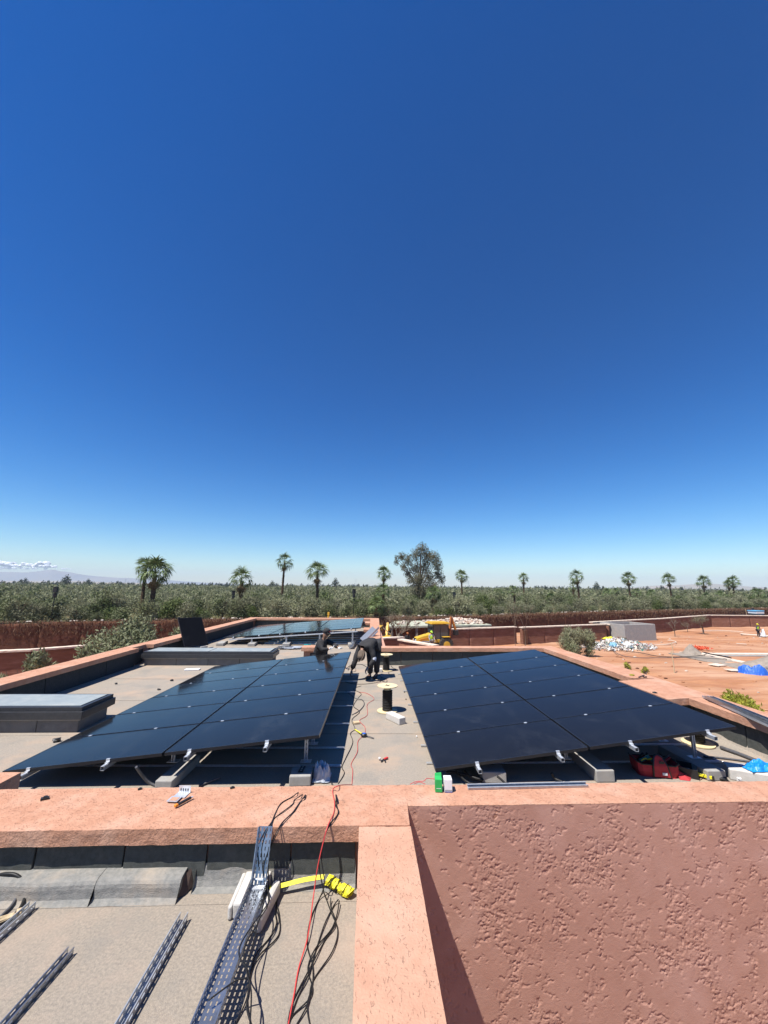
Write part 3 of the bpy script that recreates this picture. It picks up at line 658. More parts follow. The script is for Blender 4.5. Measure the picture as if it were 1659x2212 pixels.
coped_wall('garden_wall', [(30.2,53.2),(45.8,60.6),(60.8,69.2),(71.5,68.9),(100,74)], -1.98, .35, 'long brown earth wall with pale coping along the back of the red yard', 'coped earth walls in the yard')
coped_wall('garden_wall', [(.9,36.8),(3.4,37.8)], -2.15, .35, 'short low wall with pale coping in front of the dark shed, left of the digger', 'coped earth walls in the yard')
coped_wall('garden_wall', [(3.05,36.2),(5.6,32.6)], -2.15, .35, 'low angled wall with pale coping running towards the building below the digger', 'coped earth walls in the yard')
coped_wall('garden_wall', [(-40,22.5),(-22.7,28.9)], -2.0, .3, 'low coped wall at the far left edge below the dark earth wall', 'coped earth walls on the left')
coped_wall('garden_wall', [(-22.7,28.93),(-15.5,35.2)], -2.0, .3, 'low coped wall behind the silvery shrubs on the left', 'coped earth walls on the left')
o = MB().box(-.22,.22,-.2,.2,0,1.75).build('wall_pier', EARTHD, bevel=.03); o.location = (18.3,46.15,GZ-.1); tag(o, 'dark rough pier standing at the gap between the two brown garden walls', 'pier')
# dirt floor on the left of the building is the red ground; retaining edge under the walls
# shed with a pale slab roof heaped with rubble
sh = empty('low_shed', (8.5, 47, GZ), 0, 'low dark shed with a pale greenish slab roof under the broken tiles', 'shed'); SI = Matrix.Translation((-8.5,-47,-GZ))
def sp(o): o.parent = sh; o.matrix_parent_inverse = SI; return o
q = [(2.2,44.9),(14.9,47.7),(14.4,53.0),(3.6,52.4)]
sp(bmobj('roof_slab', gridbox(q, -2.12, -1.93, .4, .02, 3, .2), SLABG))
sp(MB().hexa([Vector((2.9,45.7,GZ-.2)),Vector((14.2,48.2,GZ-.2)),Vector((13.9,52,GZ-.2)),Vector((4,51.8,GZ-.2))],[Vector((2.9,45.7,-2.13)),Vector((14.2,48.2,-2.13)),Vector((13.9,52,-2.13)),Vector((4,51.8,-2.13))]).build('wall', EARTHD))
for f in (.02, .26, .5, .74, .98): x = 2.6+12*f; sp(MB().box(x-.13, x+.13, 45.1+2.75*f, 45.35+2.75*f, GZ-.2, -2.13).build('pillar', CONCD))
rb = MB()
for k in range(560):
    u, v = random.random(), random.random()
    if u < .36 and random.random() < .85: continue
    h = max(0, .55*math.exp(-((u-.75)/.28)**2)+.35*math.exp(-((u-.3)/.14)**2))*(1-(2*v-1)**2)*.9
    x = 3.2+11.2*u; y = 46.0+2.6*u+v*4.2; z = -1.93+random.random()*h
    a = random.uniform(.08,.32); Mx = Matrix.Translation((x, y, z)) @ Euler((random.uniform(-.5,.5), random.uniform(-.5,.5), random.uniform(0,3))).to_matrix().to_4x4()
    rb.box(-a, a, -a*.6, a*.6, -.03, random.choice((.04,.07,.16)), 0, Mx)
tag(rb.build('broken_tiles', BRICKM), 'heap of broken pale tiles and bricks lying on the low shed roof', 'rubble', kind='stuff')
# open concrete tank
tk = empty('concrete_tank', (34.5,50.5,GZ), rad(13.7), 'open grey concrete box tank standing by the rubbish heap', 'tank')
def tkp(x0,x1,y0,y1): MB().box(x0,x1,y0,y1,-.3,2.0).build('tank_wall', CONC, tk, bevel=.02)
tkp(-2.55,2.45,-.62,-.37); tkp(2.2,2.45,-.365,3.2); tkp(-2.55,-2.3,-.365,3.2); tkp(-2.295,2.195,2.95,3.2)
# swimming pool under construction
pl = empty('unfinished_pool', (42,34,GZ), 0, 'unfinished grey pool with a white rim at the right edge of the yard', 'pool'); PI_ = Matrix.Translation((-42,-34,-GZ))
def pp_(o): o.parent = pl; o.matrix_parent_inverse = PI_; return o
a = P(e5(885,700), GZ); b = P(e5(1640,712), GZ)
pp_(MB().box(PX0-.2,PX1,PYb,PYb+.75,GZ-.3,GZ+.14).build('pool_rim', COPE, bevel=.03)); pp_(MB().box(PX0-.2,PX0+.5,34.2,PYb-.003,GZ-.3,GZ+.14).build('pool_rim', COPE, bevel=.03))
pp_(MB().box(PX0+.5,PX1,PYb-.25,PYb-.004,GZ-2.4,GZ+.02).build('pool_wall', POOLC)); pp_(MB().box(PX0+.3,PX0+.498,27.5,PYb-.26,GZ-2.4,GZ+.02).build('pool_wall', POOLC))
pp_(MB().box(PX0+.5,PX1,27.5,PYb-.26,GZ-1.5,GZ-1.4).build('pool_floor', POOLC)); pp_(MB().box(PX0+.5,PX1,27.0,27.5,GZ-2.4,GZ+.05).build('pool_wall', POOLC))
tag(MB().box(30.8,PX0-.22,31.5,40.6,GZ-.3,GZ+.045).build('pale_apron', SAND, bevel=.03), kind='structure')
def mound(name, c, r, h, m, label, cat='sand heap', sq=1., seed=0, kind=None):
    n, k = 14, 30; V = [(0,0,h)]; F = []
    for i in range(1, n+1):
        f = i/n
        for j in range(k):
            a = 2*math.pi*j/k; rr = r*f*(1+.18*math.sin(a*3+seed)+.1*math.sin(a*7+seed)); hh = h*(1-f)**1.25*(1+.2*math.sin(a*2+seed))+(fbm(np.array([[rr*math.cos(a)*2.3/r*2+seed, rr*math.sin(a)*5/r, 0.]]), 3)[0]-.5)*h*.5*(1-f)
            V.append((rr*math.cos(a), rr*math.sin(a)*sq, hh-.12*f))
    for j in range(k): F.append((0, 1+j, 1+(j+1) % k))
    for i in range(n-1):
        for j in range(k): F.append((1+i*k+j, 1+(i+1)*k+j, 1+(i+1)*k+(j+1) % k, 1+i*k+(j+1) % k))
    o = MB().add(V, F).build(name, m, smooth=True); o.location = c; return tag(o, label, cat, kind=kind)
mound('sand_heap', (34.5,33.6,GZ), 2.6, 1.0, SAND, 'large grey sand heap by the pool behind the blue sheet', sq=1.1)
mound('gravel_heap', tuple(P(e5(705,715),GZ)), 1.1, .85, SAND, 'small grey gravel heap beside the orange net', 'gravel heap', seed=3)
mound('soil_heap', tuple(P(e5(870,510),GZ)), 2.3, .25, SOIL, 'low ring of dug red soil in front of the bare trees', 'soil heap', seed=5, sq=.7)
# blue sheet, boards, sacks
def crumple(name, c, sx, sy, h, m, label, cat, seed=1, n=22, foldf=2.2, parent=None):
    V = []; F = []
    for i in range(n+1):
        for j in range(n+1):
            u, v = i/n*2-1, j/n*2-1; rr = min(1, math.hypot(u, v)); e = max(0, 1-rr**4.5)
            f = fbm(np.array([[u*foldf+seed, v*foldf, seed]]), 4)[0]; f2 = abs(fbm(np.array([[u*foldf*1.7+seed*2, v*foldf*1.7, 0]]), 2)[0]-.5)*2
            V.append((u*sx*(1+.25*(f-.5)), v*sy*(1+.25*(f-.5)), e*h*(1.7*f-.15)-f2*h*.35*e+.01))
    F = [(i*(n+1)+j, (i+1)*(n+1)+j, (i+1)*(n+1)+j+1, i*(n+1)+j+1) for i in range(n) for j in range(n)]
    o = MB().add(V, F).build(name, m, parent, smooth=False); o.location = c; return tag(o, label, cat) if label else o
q = P(e5(1480,960),GZ); crumple('plastic_sheet', (q.x,q.y,GZ+.02), 1.0, .95, 1.0, BLUEP, 'crumpled bright blue plastic sheet lying by the sand heap', 'plastic sheet', 3, 26, 1.15)
q = P(e5(1600,975),GZ)
for k in range(5):
    o = MB().box(-.9,.9,-.12,.12,0,.05).build('board', CONC); o.location = (q.x+.25*k, q.y-.1*k, GZ+.25+.03*k); o.rotation_euler = (0,.28,-.9+.12*k); tag(o, 'one of the grey boards dumped beside the blue plastic sheet', 'board', 'grey boards by the blue sheet')
for k, (px, w, l, lab) in enumerate([((1030,868),1.3,.8,'flat cream board lying on red soil near the pool edge'),((1270,935),1.6,.7,'pale torn cement sack left of the blue plastic sheet'),((1330,600),1.0,.25,'thin white plank lying alone on the far red soil'),((1560,490),4.2,.9,'long cream board on the ground by the worker in the yellow vest')]):
    q = P(e5(*px), GZ); o = MB().box(-w/2,w/2,-l/2,l/2,0,.06).build('board', COPE, bevel=.01); o.location = (q.x,q.y,GZ+.10); o.rotation_euler = (.02,.03,.4-.3*k); tag(o, lab, 'board')
q = P(e5(810,665),GZ); n = 110; C = np.stack([RNG.normal(q.x,.5,n), RNG.normal(q.y,.2,n), GZ+.1+RNG.uniform(0,.3,n)], -1); V, Q = leaf_quads(C, RNG.normal(size=(n,3)), .22, .05)
tag(link('safety_net', npmesh('safety_net', V, Q, MESHR)), 'bunched orange safety net on the soil beside the gravel heap', 'net')
for px, h in (((475,712),.75),((492,958),1.1),((1415,362),2.0)):
    q = P(e5(*px), GZ); o = MB().tube([(0,0,-.2),(.03,0,h*.6),(-.02,.02,h*1.5)], .035, 5).build('wooden_stake', STRAW); o.location = (q.x,q.y,GZ)
    tag(o, {.75:'short wooden stake in the red soil left of the gravel heap',1.1:'taller wooden stake in the open red soil nearer the building',2.0:'pale post leaning at the back earth wall near the yellow-vested worker'}[h], 'stake')
# hoses looped over the soil
def hose(name, pix, zz, r, m, label, cat='hose', conv=e5, grp=None):
    pts_ = smooth_path([P(conv(*p), zz)+Vector((0,0,r)) for p in pix], 5)
    return tag(MB().tube(pts_, r, 5).build(name, m), label, cat, grp)
hose('hose', [(-260,610),(-120,680),(60,700),(300,745),(600,752),(820,735),(890,712),(840,690)], GZ+.12, .03, CABLE, 'black hose curving over red soil to the gravel heap')
hose('hose', [(-300,640),(-200,720),(0,762),(320,765),(640,760),(900,770),(1150,780)], GZ+.12, .03, RUBBER, 'second dark hose running from the heap towards the pool')
hose('hose', [(860,700),(960,725),(1080,745),(1200,772)], GZ+.26, .06, CABLE, 'black pipe lying over the white pool rim corner')
hose('hose', [(240,600),(380,600),(480,580),(515,568),(470,552),(410,545)], GZ+.1, .05, COPE, 'pale curved hose on the soil in front of the concrete tank')
hose('hose', [(820,430),(1100,425),(1350,440)], GZ+.12, .05, COPE, 'long pale pipe lying across the far red soil')
# stones and clods scattered over the yard
m = MB(); r_ = random.Random(31)
for k in range(900):
    x = r_.uniform(9, 75); y = r_.uniform(8, 62)
    if y > far_y(x)-14 or (PX0-1 < x < PX1+1 and PYa-1 < y < PYb+1): continue
    z = GZ+(fbm(np.array([[x*.28, y*.4, 0.]]), 4)[0]-.5)*.32; s_ = r_.uniform(.04,.13)
    m.ball((x, y, z+s_*.2), s_, 5, r_.choice((0,0,1,2)), sq=(1.4,1,.6), jit=.3)
tag(m.build('scattered_stones', [SOIL, STONE, EARTHD]), 'stones and clods scattered over the red yard', 'stones', kind='stuff')
for k, pts_ in enumerate([[(10,12),(18,19),(30,25),(44,26),(60,24)],[(12,11),(20,18),(31,23.4),(44,24.3),(60,22)],[(24,38),(40,47),(56,52),(76,54)]]):
    pth = smooth_path([Vector((a, b, 0)) for a, b in pts_], 14); V = []
    for i, p in enumerate(pth):
        d_ = (pth[min(i+1,len(pth)-1)]-pth[max(i-1,0)]).normalized(); nn_ = Vector((-d_.y, d_.x, 0))
        for w_, h_ in ((-.55,-.03),(-.25,.07),(.0,.03),(.25,.08),(.55,-.03)):
            q_ = p+nn_*w_*(.8+.3*math.sin(i*.9)); V.append((q_.x, q_.y, GZ+(fbm(np.array([[q_.x*.28, q_.y*.4, 0.]]), 4)[0]-.5)*.32+(fbm(np.array([[q_.x*1.3, q_.y*2.4, 5.]]), 2)[0]-.5)*.10+h_*(.6+.6*math.sin(i*1.7))))
    tag(MB().add(V, [(i*5+j, (i+1)*5+j, (i+1)*5+j+1, i*5+j+1) for i in range(len(pth)-1) for j in range(4)]).build('wheel_rut', SOIL, smooth=True), kind='structure')
# rubbish heap
rh = empty('rubbish_heap', (28.2,44.6,GZ), rad(20), 'heap of white and coloured rubbish bags and scraps in front of the concrete tank', 'rubbish heap')
o = mound('mound', (0,0,0), 4.4, .85, STONE, None, None, sq=.62); o.parent = rh
SCR = [mat('scrap_'+k, c, None, 5, .7) for k, c in (('white',(.72,.71,.68)),('grey',(.38,.37,.35)),('brown',(.33,.22,.15)),('blue',(.20,.42,.55)),('green',(.05,.18,.13)),('cream',(.66,.58,.46)),('pink',(.5,.2,.22)))]
sc = MB()
for k in range(1500):
    a = random.uniform(0, 6.28); f = random.random()**.55; r = 4.7*f; z = .85*(1-f)**1.2; s = random.uniform(.06,.26)
    Mx = Matrix.Translation((r*math.cos(a), r*math.sin(a)*.62, z+random.uniform(0,.16))) @ Euler((random.uniform(-1,1), random.uniform(-1,1), random.uniform(0,6))).to_matrix().to_4x4()
    mi = random.choices(range(7), (10,3,2.5,.8,1.2,4,.3))[0]
    p = [Mx @ Vector((random.uniform(-s,s), random.uniform(-s,s), random.uniform(-s*.3,s*.3))) for _ in range(5)]
    sc.add(p, [(0,1,2),(0,2,3),(1,2,4),(2,3,4)], mi)
tag(sc.build('scraps', SCR, rh), kind='stuff')
for k, (x, y, s, mi) in enumerate([(-1.9,-.9,.5,3),(.2,1.4,.4,5),(1.1,.3,.5,0),(-.7,.4,.55,0),(-2.6,.2,.4,0),(2.2,-.6,.4,4),(-.2,-1.4,.45,0)]):
    crumple('bag', (x,y,.6*(1-math.hypot(x,y)/5)), s, s*.8, s*.8, SCR[mi], None, None, k, 10, parent=rh)
o = crumple('yellow_sack', (0,0,0), .75,.4,.3, YEL, 'yellow sack on top of the logs behind the rubbish heap', 'sack', 4, 10); q = P(e6(1100,455),GZ+.7); o.location = (q.x,q.y,GZ+.7)
for k in range(5):
    q = P(e6(1190,440+k*5), GZ+.3+.12*k); o = MB().tube([(-1.2,0,0),(0,.05,.02),(1.3,0,-.02)], .1, 7).build('log', BARK); o.location = q; o.rotation_euler = (0,0,.1*k); tag(o, 'grey log in the stack between the garden wall and the concrete tank', 'log', 'logs by the concrete tank')

# ================================================================= PLANTS
def crown_cloud(blobs, n, ln, wd, up=.35, seed=0, surf=.55, droop=0.):
    B = np.array(blobs, float); vol = (B[:, 3]*B[:, 4]*B[:, 5])**.67; pr = vol/vol.sum(); k = RNG.choice(len(B), n, p=pr)
    d = RNG.normal(size=(n, 3)); d /= np.linalg.norm(d, axis=1, keepdims=True); r = RNG.uniform(0, 1, n)**surf*RNG.uniform(.82, 1.12, n)
    C = B[k, :3]+d*B[k, 3:6]*r[:, None]
    keep = fbm(C*(2.2/ max(.5, B[:, 3].mean()))+seed, 3) > .34
    C = C[keep]; d = d[keep]; D = d*.45+RNG.normal(0,.65,C.shape); D[:, 2] += up-droop; dn = d+np.array([0,0,.35])
    m = len(C); s = RNG.uniform(.6, 1.3, m); return leaf_quads(C, D, ln*s, wd*s, dn)
def bush_template(h, w, n, ln, wd, seed, nb=11, vert=0.3):
    r = random.Random(seed); bl = []
    for k in range(nb):
        a = r.uniform(0, 6.28); q = r.uniform(0, .62)*w/2; z = r.uniform(.28, .80)*h; s = r.uniform(.22, .38)*w*(1.15-.5*z/h)
        bl.append((q*math.cos(a), q*math.sin(a), z, s, s, s*(.9+vert)))
    return crown_cloud(bl, n, ln, wd, seed=seed)
def stems(h, n, r0, seed, spread=.35):
    r = random.Random(seed); m = MB()
    for k in range(n):
        a = r.uniform(0, 6.28); e = spread*h*r.uniform(.5, 1.2); p = [(0,0,-.15)]
        for i in (1,2,3): f = i/3; p.append((math.cos(a)*e*f**1.3+r.uniform(-.05,.05), math.sin(a)*e*f**1.3+r.uniform(-.05,.05), h*.75*f))
        m.tube(p, [r0, r0*.8, r0*.5, r0*.25], 5)
    return m
# row of olive trees nearest the wall: individuals
TEMPL = []
for s in range(7):
    h = 2.5+.25*(s % 3); V, Q = bush_template(h, 3.4, 3400, .12, .042, s+10, 17, .25); TEMPL.append((npmesh('crown', V, Q, OLIVE2 if s in (2,) else OLIVE), stems(h, 5, .07, s).mesh('trunk', BARK)))
tree_protos = []
def inst_tree(proto, loc, sc, rz):
    c = copy_tree(proto); c.location = loc; c.scale = (sc,)*2+(sc*random.uniform(.9,1.1),); c.rotation_euler = (0,0,rz); return c
first = True; cnt = 0
LM = [(-60,'at the far left edge'),(-39,'near the leftmost lamp post'),(-31,'left of the close pair of palms'),(-26,'behind the close pair of palms'),(-21,'right of the close pair of palms'),(-16,'around the palm at the roof corner'),(-10,'left of the slim tall palm'),(-6,'around the slim tall palm'),(-2,'around the palm over the kneeling worker'),(2,'behind the small roof-corner lamp post'),(6,'left of the big eucalyptus'),(11,'in front of the big eucalyptus'),(17,'just right of the big eucalyptus'),(22,'above the long brown wall'),(27,'left of the palm pair over the rubbish'),(32,'around the palm pair over the rubbish'),(37,'above the concrete tank'),(41,'above the bare trees'),(45,'towards the pair at the right edge'),(99,'at the far right edge')]
def olabel(x, y, row):
    a = math.degrees(math.atan2(x, y)); n_ = ['low','full','taller','partly hidden'][row]; r_ = ['nearest','second','third','fourth'][row]
    return n_+' olive tree in the '+r_+' row, '+next(t for v, t in LM if a <= v)
for row, (off, sp_, pr) in enumerate(((2.4, 2.7, 1.), (5.6, 2.9, 1.), (9.2, 3.3, 1.), (13.5, 3.8, 1.))):
    x = -62+row*1.3
    while x < 118:
        k = random.randrange(7); y = far_y(x)+off+random.uniform(-.9,.9); cs = math.hypot(x, y)
        if abs(math.degrees(math.atan2(x, y))-2.3) < 47.5:
            me, st = TEMPL[k]; s = random.choice((.62,.8,.95,1.05,1.18))*random.uniform(.9,1.08)*(1 if row else .85)
            t = empty('olive_tree', (x+random.uniform(-.7,.7), y, FZ-.05), random.uniform(0,6.28), olabel(x, y, row), 'tree', 'front rows of olive trees beyond the earth wall'); t.scale = (s, s, s*random.uniform(.85,1.1))
            link('crown', me, t); link('trunk', st, t); cnt += 1
        x += sp_*random.uniform(.8,1.25)
print('olives', cnt)
# the rest of the grove, one mass
VV = []; QQ = []; base = 0
tm = [bush_template(2.9, 3.8, 430, .22, .085, 40+s, 9) for s in range(5)]; tm2 = [bush_template(3.1, 4.6, 90, .55, .22, 60+s, 7) for s in range(5)]
def scatter(n, d0, d1, tms, smin, smax, power=.5):
    global base
    for i in range(n):
        f = random.random(); d = math.exp(math.log(d0)*(1-f**.9)+math.log(d1)*f**.9) if power == 0 else (d0**(1/power)+(d1**(1/power)-d0**(1/power))*f)**power
        a = rad(random.uniform(-46.5, 50)); x, y = d*math.sin(a), d*math.cos(a)
        if y < far_y(max(-118, min(158, x)))+16.5: continue
        V, Q = random.choice(tms); s = random.uniform(smin, smax); c, sn = math.cos(i), math.sin(i)
        W_ = np.stack([(V[:, 0]*c-V[:, 1]*sn)*s+x, (V[:, 0]*sn+V[:, 1]*c)*s+y, V[:, 2]*s*random.uniform(.85,1.12)+FZ-.1], -1); VV.append(W_); QQ.append(Q+base); base += len(W_)
scatter(1500, 62, 150, tm, .75, 1.15); scatter(3200, 140, 420, tm2, .8, 1.2); scatter(1800, 400, 900, tm2, .9, 1.7)
tag(link('olive_grove', npmesh('olive_grove', np.concatenate(VV), np.concatenate(QQ), OLIVE)), 'wide grey-green olive grove stretching to the horizon', 'grove', kind='stuff')
# dark tree line at the horizon
VV = []; QQ = []; base = 0
tl = [bush_template(5.5, 7, 70, .9, .42, 80+s, 6, .5) for s in range(4)]+[bush_template(8.5, 4, 70, .9, .4, 90+s, 6, 1.2) for s in range(2)]
for i in range(900):
    a = rad(random.uniform(-46, 50)); d = random.uniform(520, 760)
    if fbm(np.array([[math.degrees(a)*.35, 3, 0]]), 3)[0] < .42: d = random.uniform(640, 1000)
    V, Q = random.choices(tl, (4,4,4,4,1,1))[0]; s = random.uniform(.6, 1.15)*(d/600)**.6; W_ = V*s+np.array([d*math.sin(a), d*math.cos(a), FZ-.3]); VV.append(W_); QQ.append(Q+base); base += len(W_)
tag(link('distant_tree_line', npmesh('distant_tree_line', np.concatenate(VV), np.concatenate(QQ), DARKL)), 'dark line of distant trees along the horizon', 'tree line', kind='stuff')
# a few big ones standing out of that line
pk = [bush_template(9, 7.5, 420, .55, .26, 120, 9, .5), bush_template(9, 3.2, 300, .55, .22, 121, 8, 1.5)]; pkm = [npmesh('crown', V, Q, DARKL) for V, Q in pk]; pst = stems(8, 3, .25, 9, .12).mesh('trunk', BARK)
for (cv, x, y, hpx, k, lab) in [(c1,425,345,48,0,'tall dark tree on the horizon left of the pair of palms'),(c1,160,335,28,0,'small dark round tree on the horizon at the far left'),(c1,570,345,30,0,'dark round tree on the horizon between the left edge and the palm pair'),(c2,120,358,36,0,'broad dark tree on the horizon left of the tallest lone palm'),(c2,530,360,55,0,'rounded tree on the horizon between the two palms left of the walkway'),(c2,716,358,26,1,'thin dark cypress on the horizon left of the big eucalyptus'),(c3,570,375,42,0,'rounded tree on the horizon right of the double palm'),(c3,240,366,20,0,'small square-topped dark tree on the horizon left of the double palm'),(c3,610,375,26,1,'dark cypress right of the rounded horizon tree'),(c3,985,380,24,0,'bushy dark tree on the horizon near the middle of the right-hand palms')]:
    D_ = 430; b = P(cv(x, y), CAMZ-D_*.0); 
    d = ray(*cv(x, y)); s_ = D_/d.y; X = d.x*s_; dd = math.hypot(X, D_); H = hpx*.335/845*dd+3.5
    t = empty('distant_tree', (X, D_, FZ), x, lab, 'tree'); t.scale = (H/9,)*3; link('crown', pkm[k], t); link('trunk', pst, t)

# ---- fan palms
def frond(seed, L=.92, pet=.95, n=13, droop=.35):
    r = random.Random(seed); m = MB(); m.tube([(0,0,0),(pet*.6,0,.03),(pet,0,0)], [.03,.02,.015], 4)
    for i in range(n):
        a = rad(-84+168*i/(n-1)); l = L*(1-.3*abs(a)/2)*r.uniform(.75,1.2); w = .058
        dx, dy = math.cos(a), math.sin(a); px, py = -dy, dx
        def q(t, z, ww): return [(pet+dx*l*t+px*ww, dy*l*t+py*ww, z), (pet+dx*l*t-px*ww, dy*l*t-py*ww, z)]
        up = .10*math.sin(i*2.1); A = q(.03, 0, .012); B = q(.5, .05+up-.10*droop, w); Cc = q(.78, -.05+up-.45*droop, w*.62); T = (pet+dx*l*.98, dy*l*.98, -.20+up-droop*1.1)
        m.add(A+B+Cc+[T], [(0,1,3,2),(2,3,5,4),(4,5,6)])
    return m.mesh('frond', PALML)
FR = [frond(i, droop=.15+.12*i) for i in range(4)]; FRD = frond(9, droop=.9); FRD.materials[0] = PALMD
def palm(name, base, H, cr, label, group='fan palms', n=19, rtr=.20, lean=0., dead=6, seed=0):
    r = random.Random(seed*7+3); t = empty(name, base, r.uniform(0,6), label, 'palm', group); m = MB(); n = n+r.randint(-3,5); lean = lean or r.uniform(0,.35); dead = dead+r.randint(-4,8); drp = r.uniform(100,128); k = max(6, int(H/.35)); p = []; R_t = []
    for i in range(k+1):
        f = i/k; p.append((lean*f*f*.6, .08*math.sin(f*3), -.3+(H+.2)*f)); R_t.append(rtr*(1.25-.45*f)*(1+.10*(i % 2)))
    m.tube(p, R_t, 9)
    for i in range(int(H*7)):       # cut leaf bases
        f = r.uniform(.05, 1); a = r.uniform(0,6.28); z = -.1+H*f; rr = rtr*(1.2-.4*f); x0 = lean*f*f*.6
        m.bar((x0+math.cos(a)*rr*.8, math.sin(a)*rr*.8, z), (x0+math.cos(a)*(rr+.12), math.sin(a)*(rr+.12), z+.17), .07, .03)
    m.build('trunk', TRUNK, t); top = Vector(p[-1])
    for i in range(n):
        f = i/n; el = rad(84-drp*f**.9+r.uniform(-10,10)); az = i*2.39996+r.uniform(-.2,.2); s = cr/1.75*r.uniform(.85,1.08)
        o = link('frond', FR[min(3, int(f*4))], t); o.matrix_local = Matrix.Translation(top+Vector((0,0,.25*(1-f)))) @ Matrix.Rotation(az, 4, 'Z') @ Matrix.Rotation(-el, 4, 'Y') @ Matrix.Rotation(r.uniform(-.5,.5), 4, 'X') @ Matrix.Scale(s, 4)
    for i in range(dead):
        o = link('dry_frond', FRD, t); o.matrix_local = Matrix.Translation(top+Vector((0,0,-.1))) @ Matrix.Rotation(i*2.4, 4, 'Z') @ Matrix.Rotation(rad(62+r.uniform(0,18)), 4, 'Y') @ Matrix.Scale(cr/2.3, 4)
    return t
def palm_px(cv, base, top, wid, Y, label, zb=FZ, **k):
    """crown centre pixel 'top', trunk column; crown width in crop pixels; depth Y"""
    q = PY(cv(*top), Y); sc = .3307 if cv in (c1, c2) else .3387; d = Y/ray(*cv(*top)).y*845; W_ = wid*sc/845*d*.93
    return palm('fan_palm', (q.x, Y, zb-.1), q.z-zb, W_/2*1.17, label, **k)
palm_px(c1, None, (958,222), 135, 53., 'left-hand palm of the close pair on the left, its crown the higher', seed=1, dead=10)
palm_px(c1, None, (1020,258), 205, 52.2, 'right-hand palm of the close pair on the left, with the broad crown', seed=2, lean=.2, dead=14, n=30, rtr=.27)
palm_px(c1, None, (1580,300), 165, 54.5, 'single palm just above the far left corner of the roof', seed=3, dead=14, rtr=.25)
palm_px(c2, None, (195,185), 125, 78, 'tallest slim palm, left of centre over the far solar array', seed=4)
palm_px(c2, None, (420,255), 150, 59.5, 'palm between the slim tall one and the big grey tree, over the kneeling worker', seed=5, dead=10)
palm_px(c2, None, (850,265), 100, 92, 'far palm just left of the big grey tree', seed=6)
palm_px(c2, None, (835,385), 120, 62, 'young palm in front of the far palm, left of the big grey tree', seed=7, n=19)
palm_px(c2, None, (800,470), 130, 52, 'low yellow-green palm above the right end of the far roof wall', seed=8, n=19)
palm_px(c2, None, (1170,395), 115, 66, 'palm with a dark trunk directly in front of the big grey tree', seed=9, n=19)
palm_px(c2, None, (1357,280), 90, 105, 'lone palm just right of the big grey tree', seed=10)
palm_px(c2, None, (1597,395), 75, 88, 'small palm low among olive trees right of the big grey tree', seed=11, n=19)
palm_px(c3, None, (98,288), 75, 108, 'slim palm above the brown wall, left of the double palm', seed=12)
palm_px(c3, None, (40,365), 70, 88, 'shorter dark palm left of the slim one above the brown wall', seed=13, n=19)
palm_px(c3, None, (442,278), 95, 95, 'taller palm of the pair over the rubbish heap', seed=14, dead=3)
palm_px(c3, None, (415,338), 60, 99, 'shorter palm of the pair over the rubbish heap', seed=15, n=19)
palm_px(c3, None, (272,420), 85, 78, 'low spreading palm among olive trees above the round green bush', seed=16, n=19)
palm_px(c3, None, (642,385), 75, 84, 'first short palm right of the pair, bright green', seed=17, n=19)
palm_px(c3, None, (690,370), 50, 104, 'second short palm right of the pair, set further back', seed=18, n=19)
palm_px(c3, None, (766,290), 92, 104, 'dark-crowned tall palm above the concrete tank', seed=19)
palm_px(c3, None, (820,378), 60, 100, 'short palm just right of the dark-crowned tall one', seed=20, n=19)
palm_px(c3, None, (912,385), 60, 96, 'short palm midway between two tall palms on the right', seed=21, n=19)
palm_px(c3, None, (1028,298), 88, 112, 'tall palm above the bare trees, its trunk leaning slightly', seed=22, lean=.5)
palm_px(c3, None, (1245,308), 90, 118, 'tall palm second from the pair at the right edge', seed=23)
palm_px(c3, None, (1405,325), 60, 128, 'smaller palm of the pair near the right edge', seed=24, n=19)
palm_px(c3, None, (1430,310), 82, 124, 'larger palm of the pair near the right edge', seed=25)
palm_px(c3, None, (1355,400), 70, 100, 'low palm in the olive trees below the right-edge pair', seed=26, n=19)
palm_px(c3, None, (1598,385), 85, 104, 'round-headed low palm at the right edge', seed=27, n=19)
palm_px(c3, None, (1270,405), 55, 104, 'low palm among olive trees left of the right-edge pair', seed=28, n=19)
# ---- big eucalyptus
t = empty('eucalyptus_tree', (9.9, 75, FZ), 0, 'big ragged grey-green eucalyptus standing alone above the grove', 'tree'); bl = []
for (x, y, r) in [(1090,105,42),(1060,140,45),(1125,150,48),(1165,160,42),(1010,170,40),(960,155,30),(935,185,22),(985,215,32),(1185,205,44),(1120,215,52),(1060,225,48),(1000,260,30),(1195,265,40),(1140,290,50),(1075,300,46),(1020,310,34),(1215,310,26),(1170,345,40),(1100,365,50),(1045,370,38),(1075,405,40),(1130,410,36),(1235,290,14),(925,160,14)]:
    q = PY(c2(x, y), 75); s = r*.0285; bl.append((q.x-9.9, random.uniform(-2.2,2.2), q.z-FZ, s, s*1.2, s*1.15))
V, Q = crown_cloud(bl, 15000, .17, .05, seed=5, surf=.45, droop=.7, up=0); link('crown', npmesh('crown', V, Q, EUCA), t)
m = MB(); m.tube([(0,0,-.2),(.1,0,2),(0,.1,4),(.3,0,8),(.2,0,11.5)], [.38,.32,.26,.16,.05], 8)
for b in bl: m.tube([(.05,0,min(b[2]*.45,5.)), (b[0]*.5, b[1]*.5, b[2]*.75), (b[0]*1.05, b[1], b[2]+b[5]*.6)], [.12,.07,.02], 5)
m.build('trunk', BARK, t)
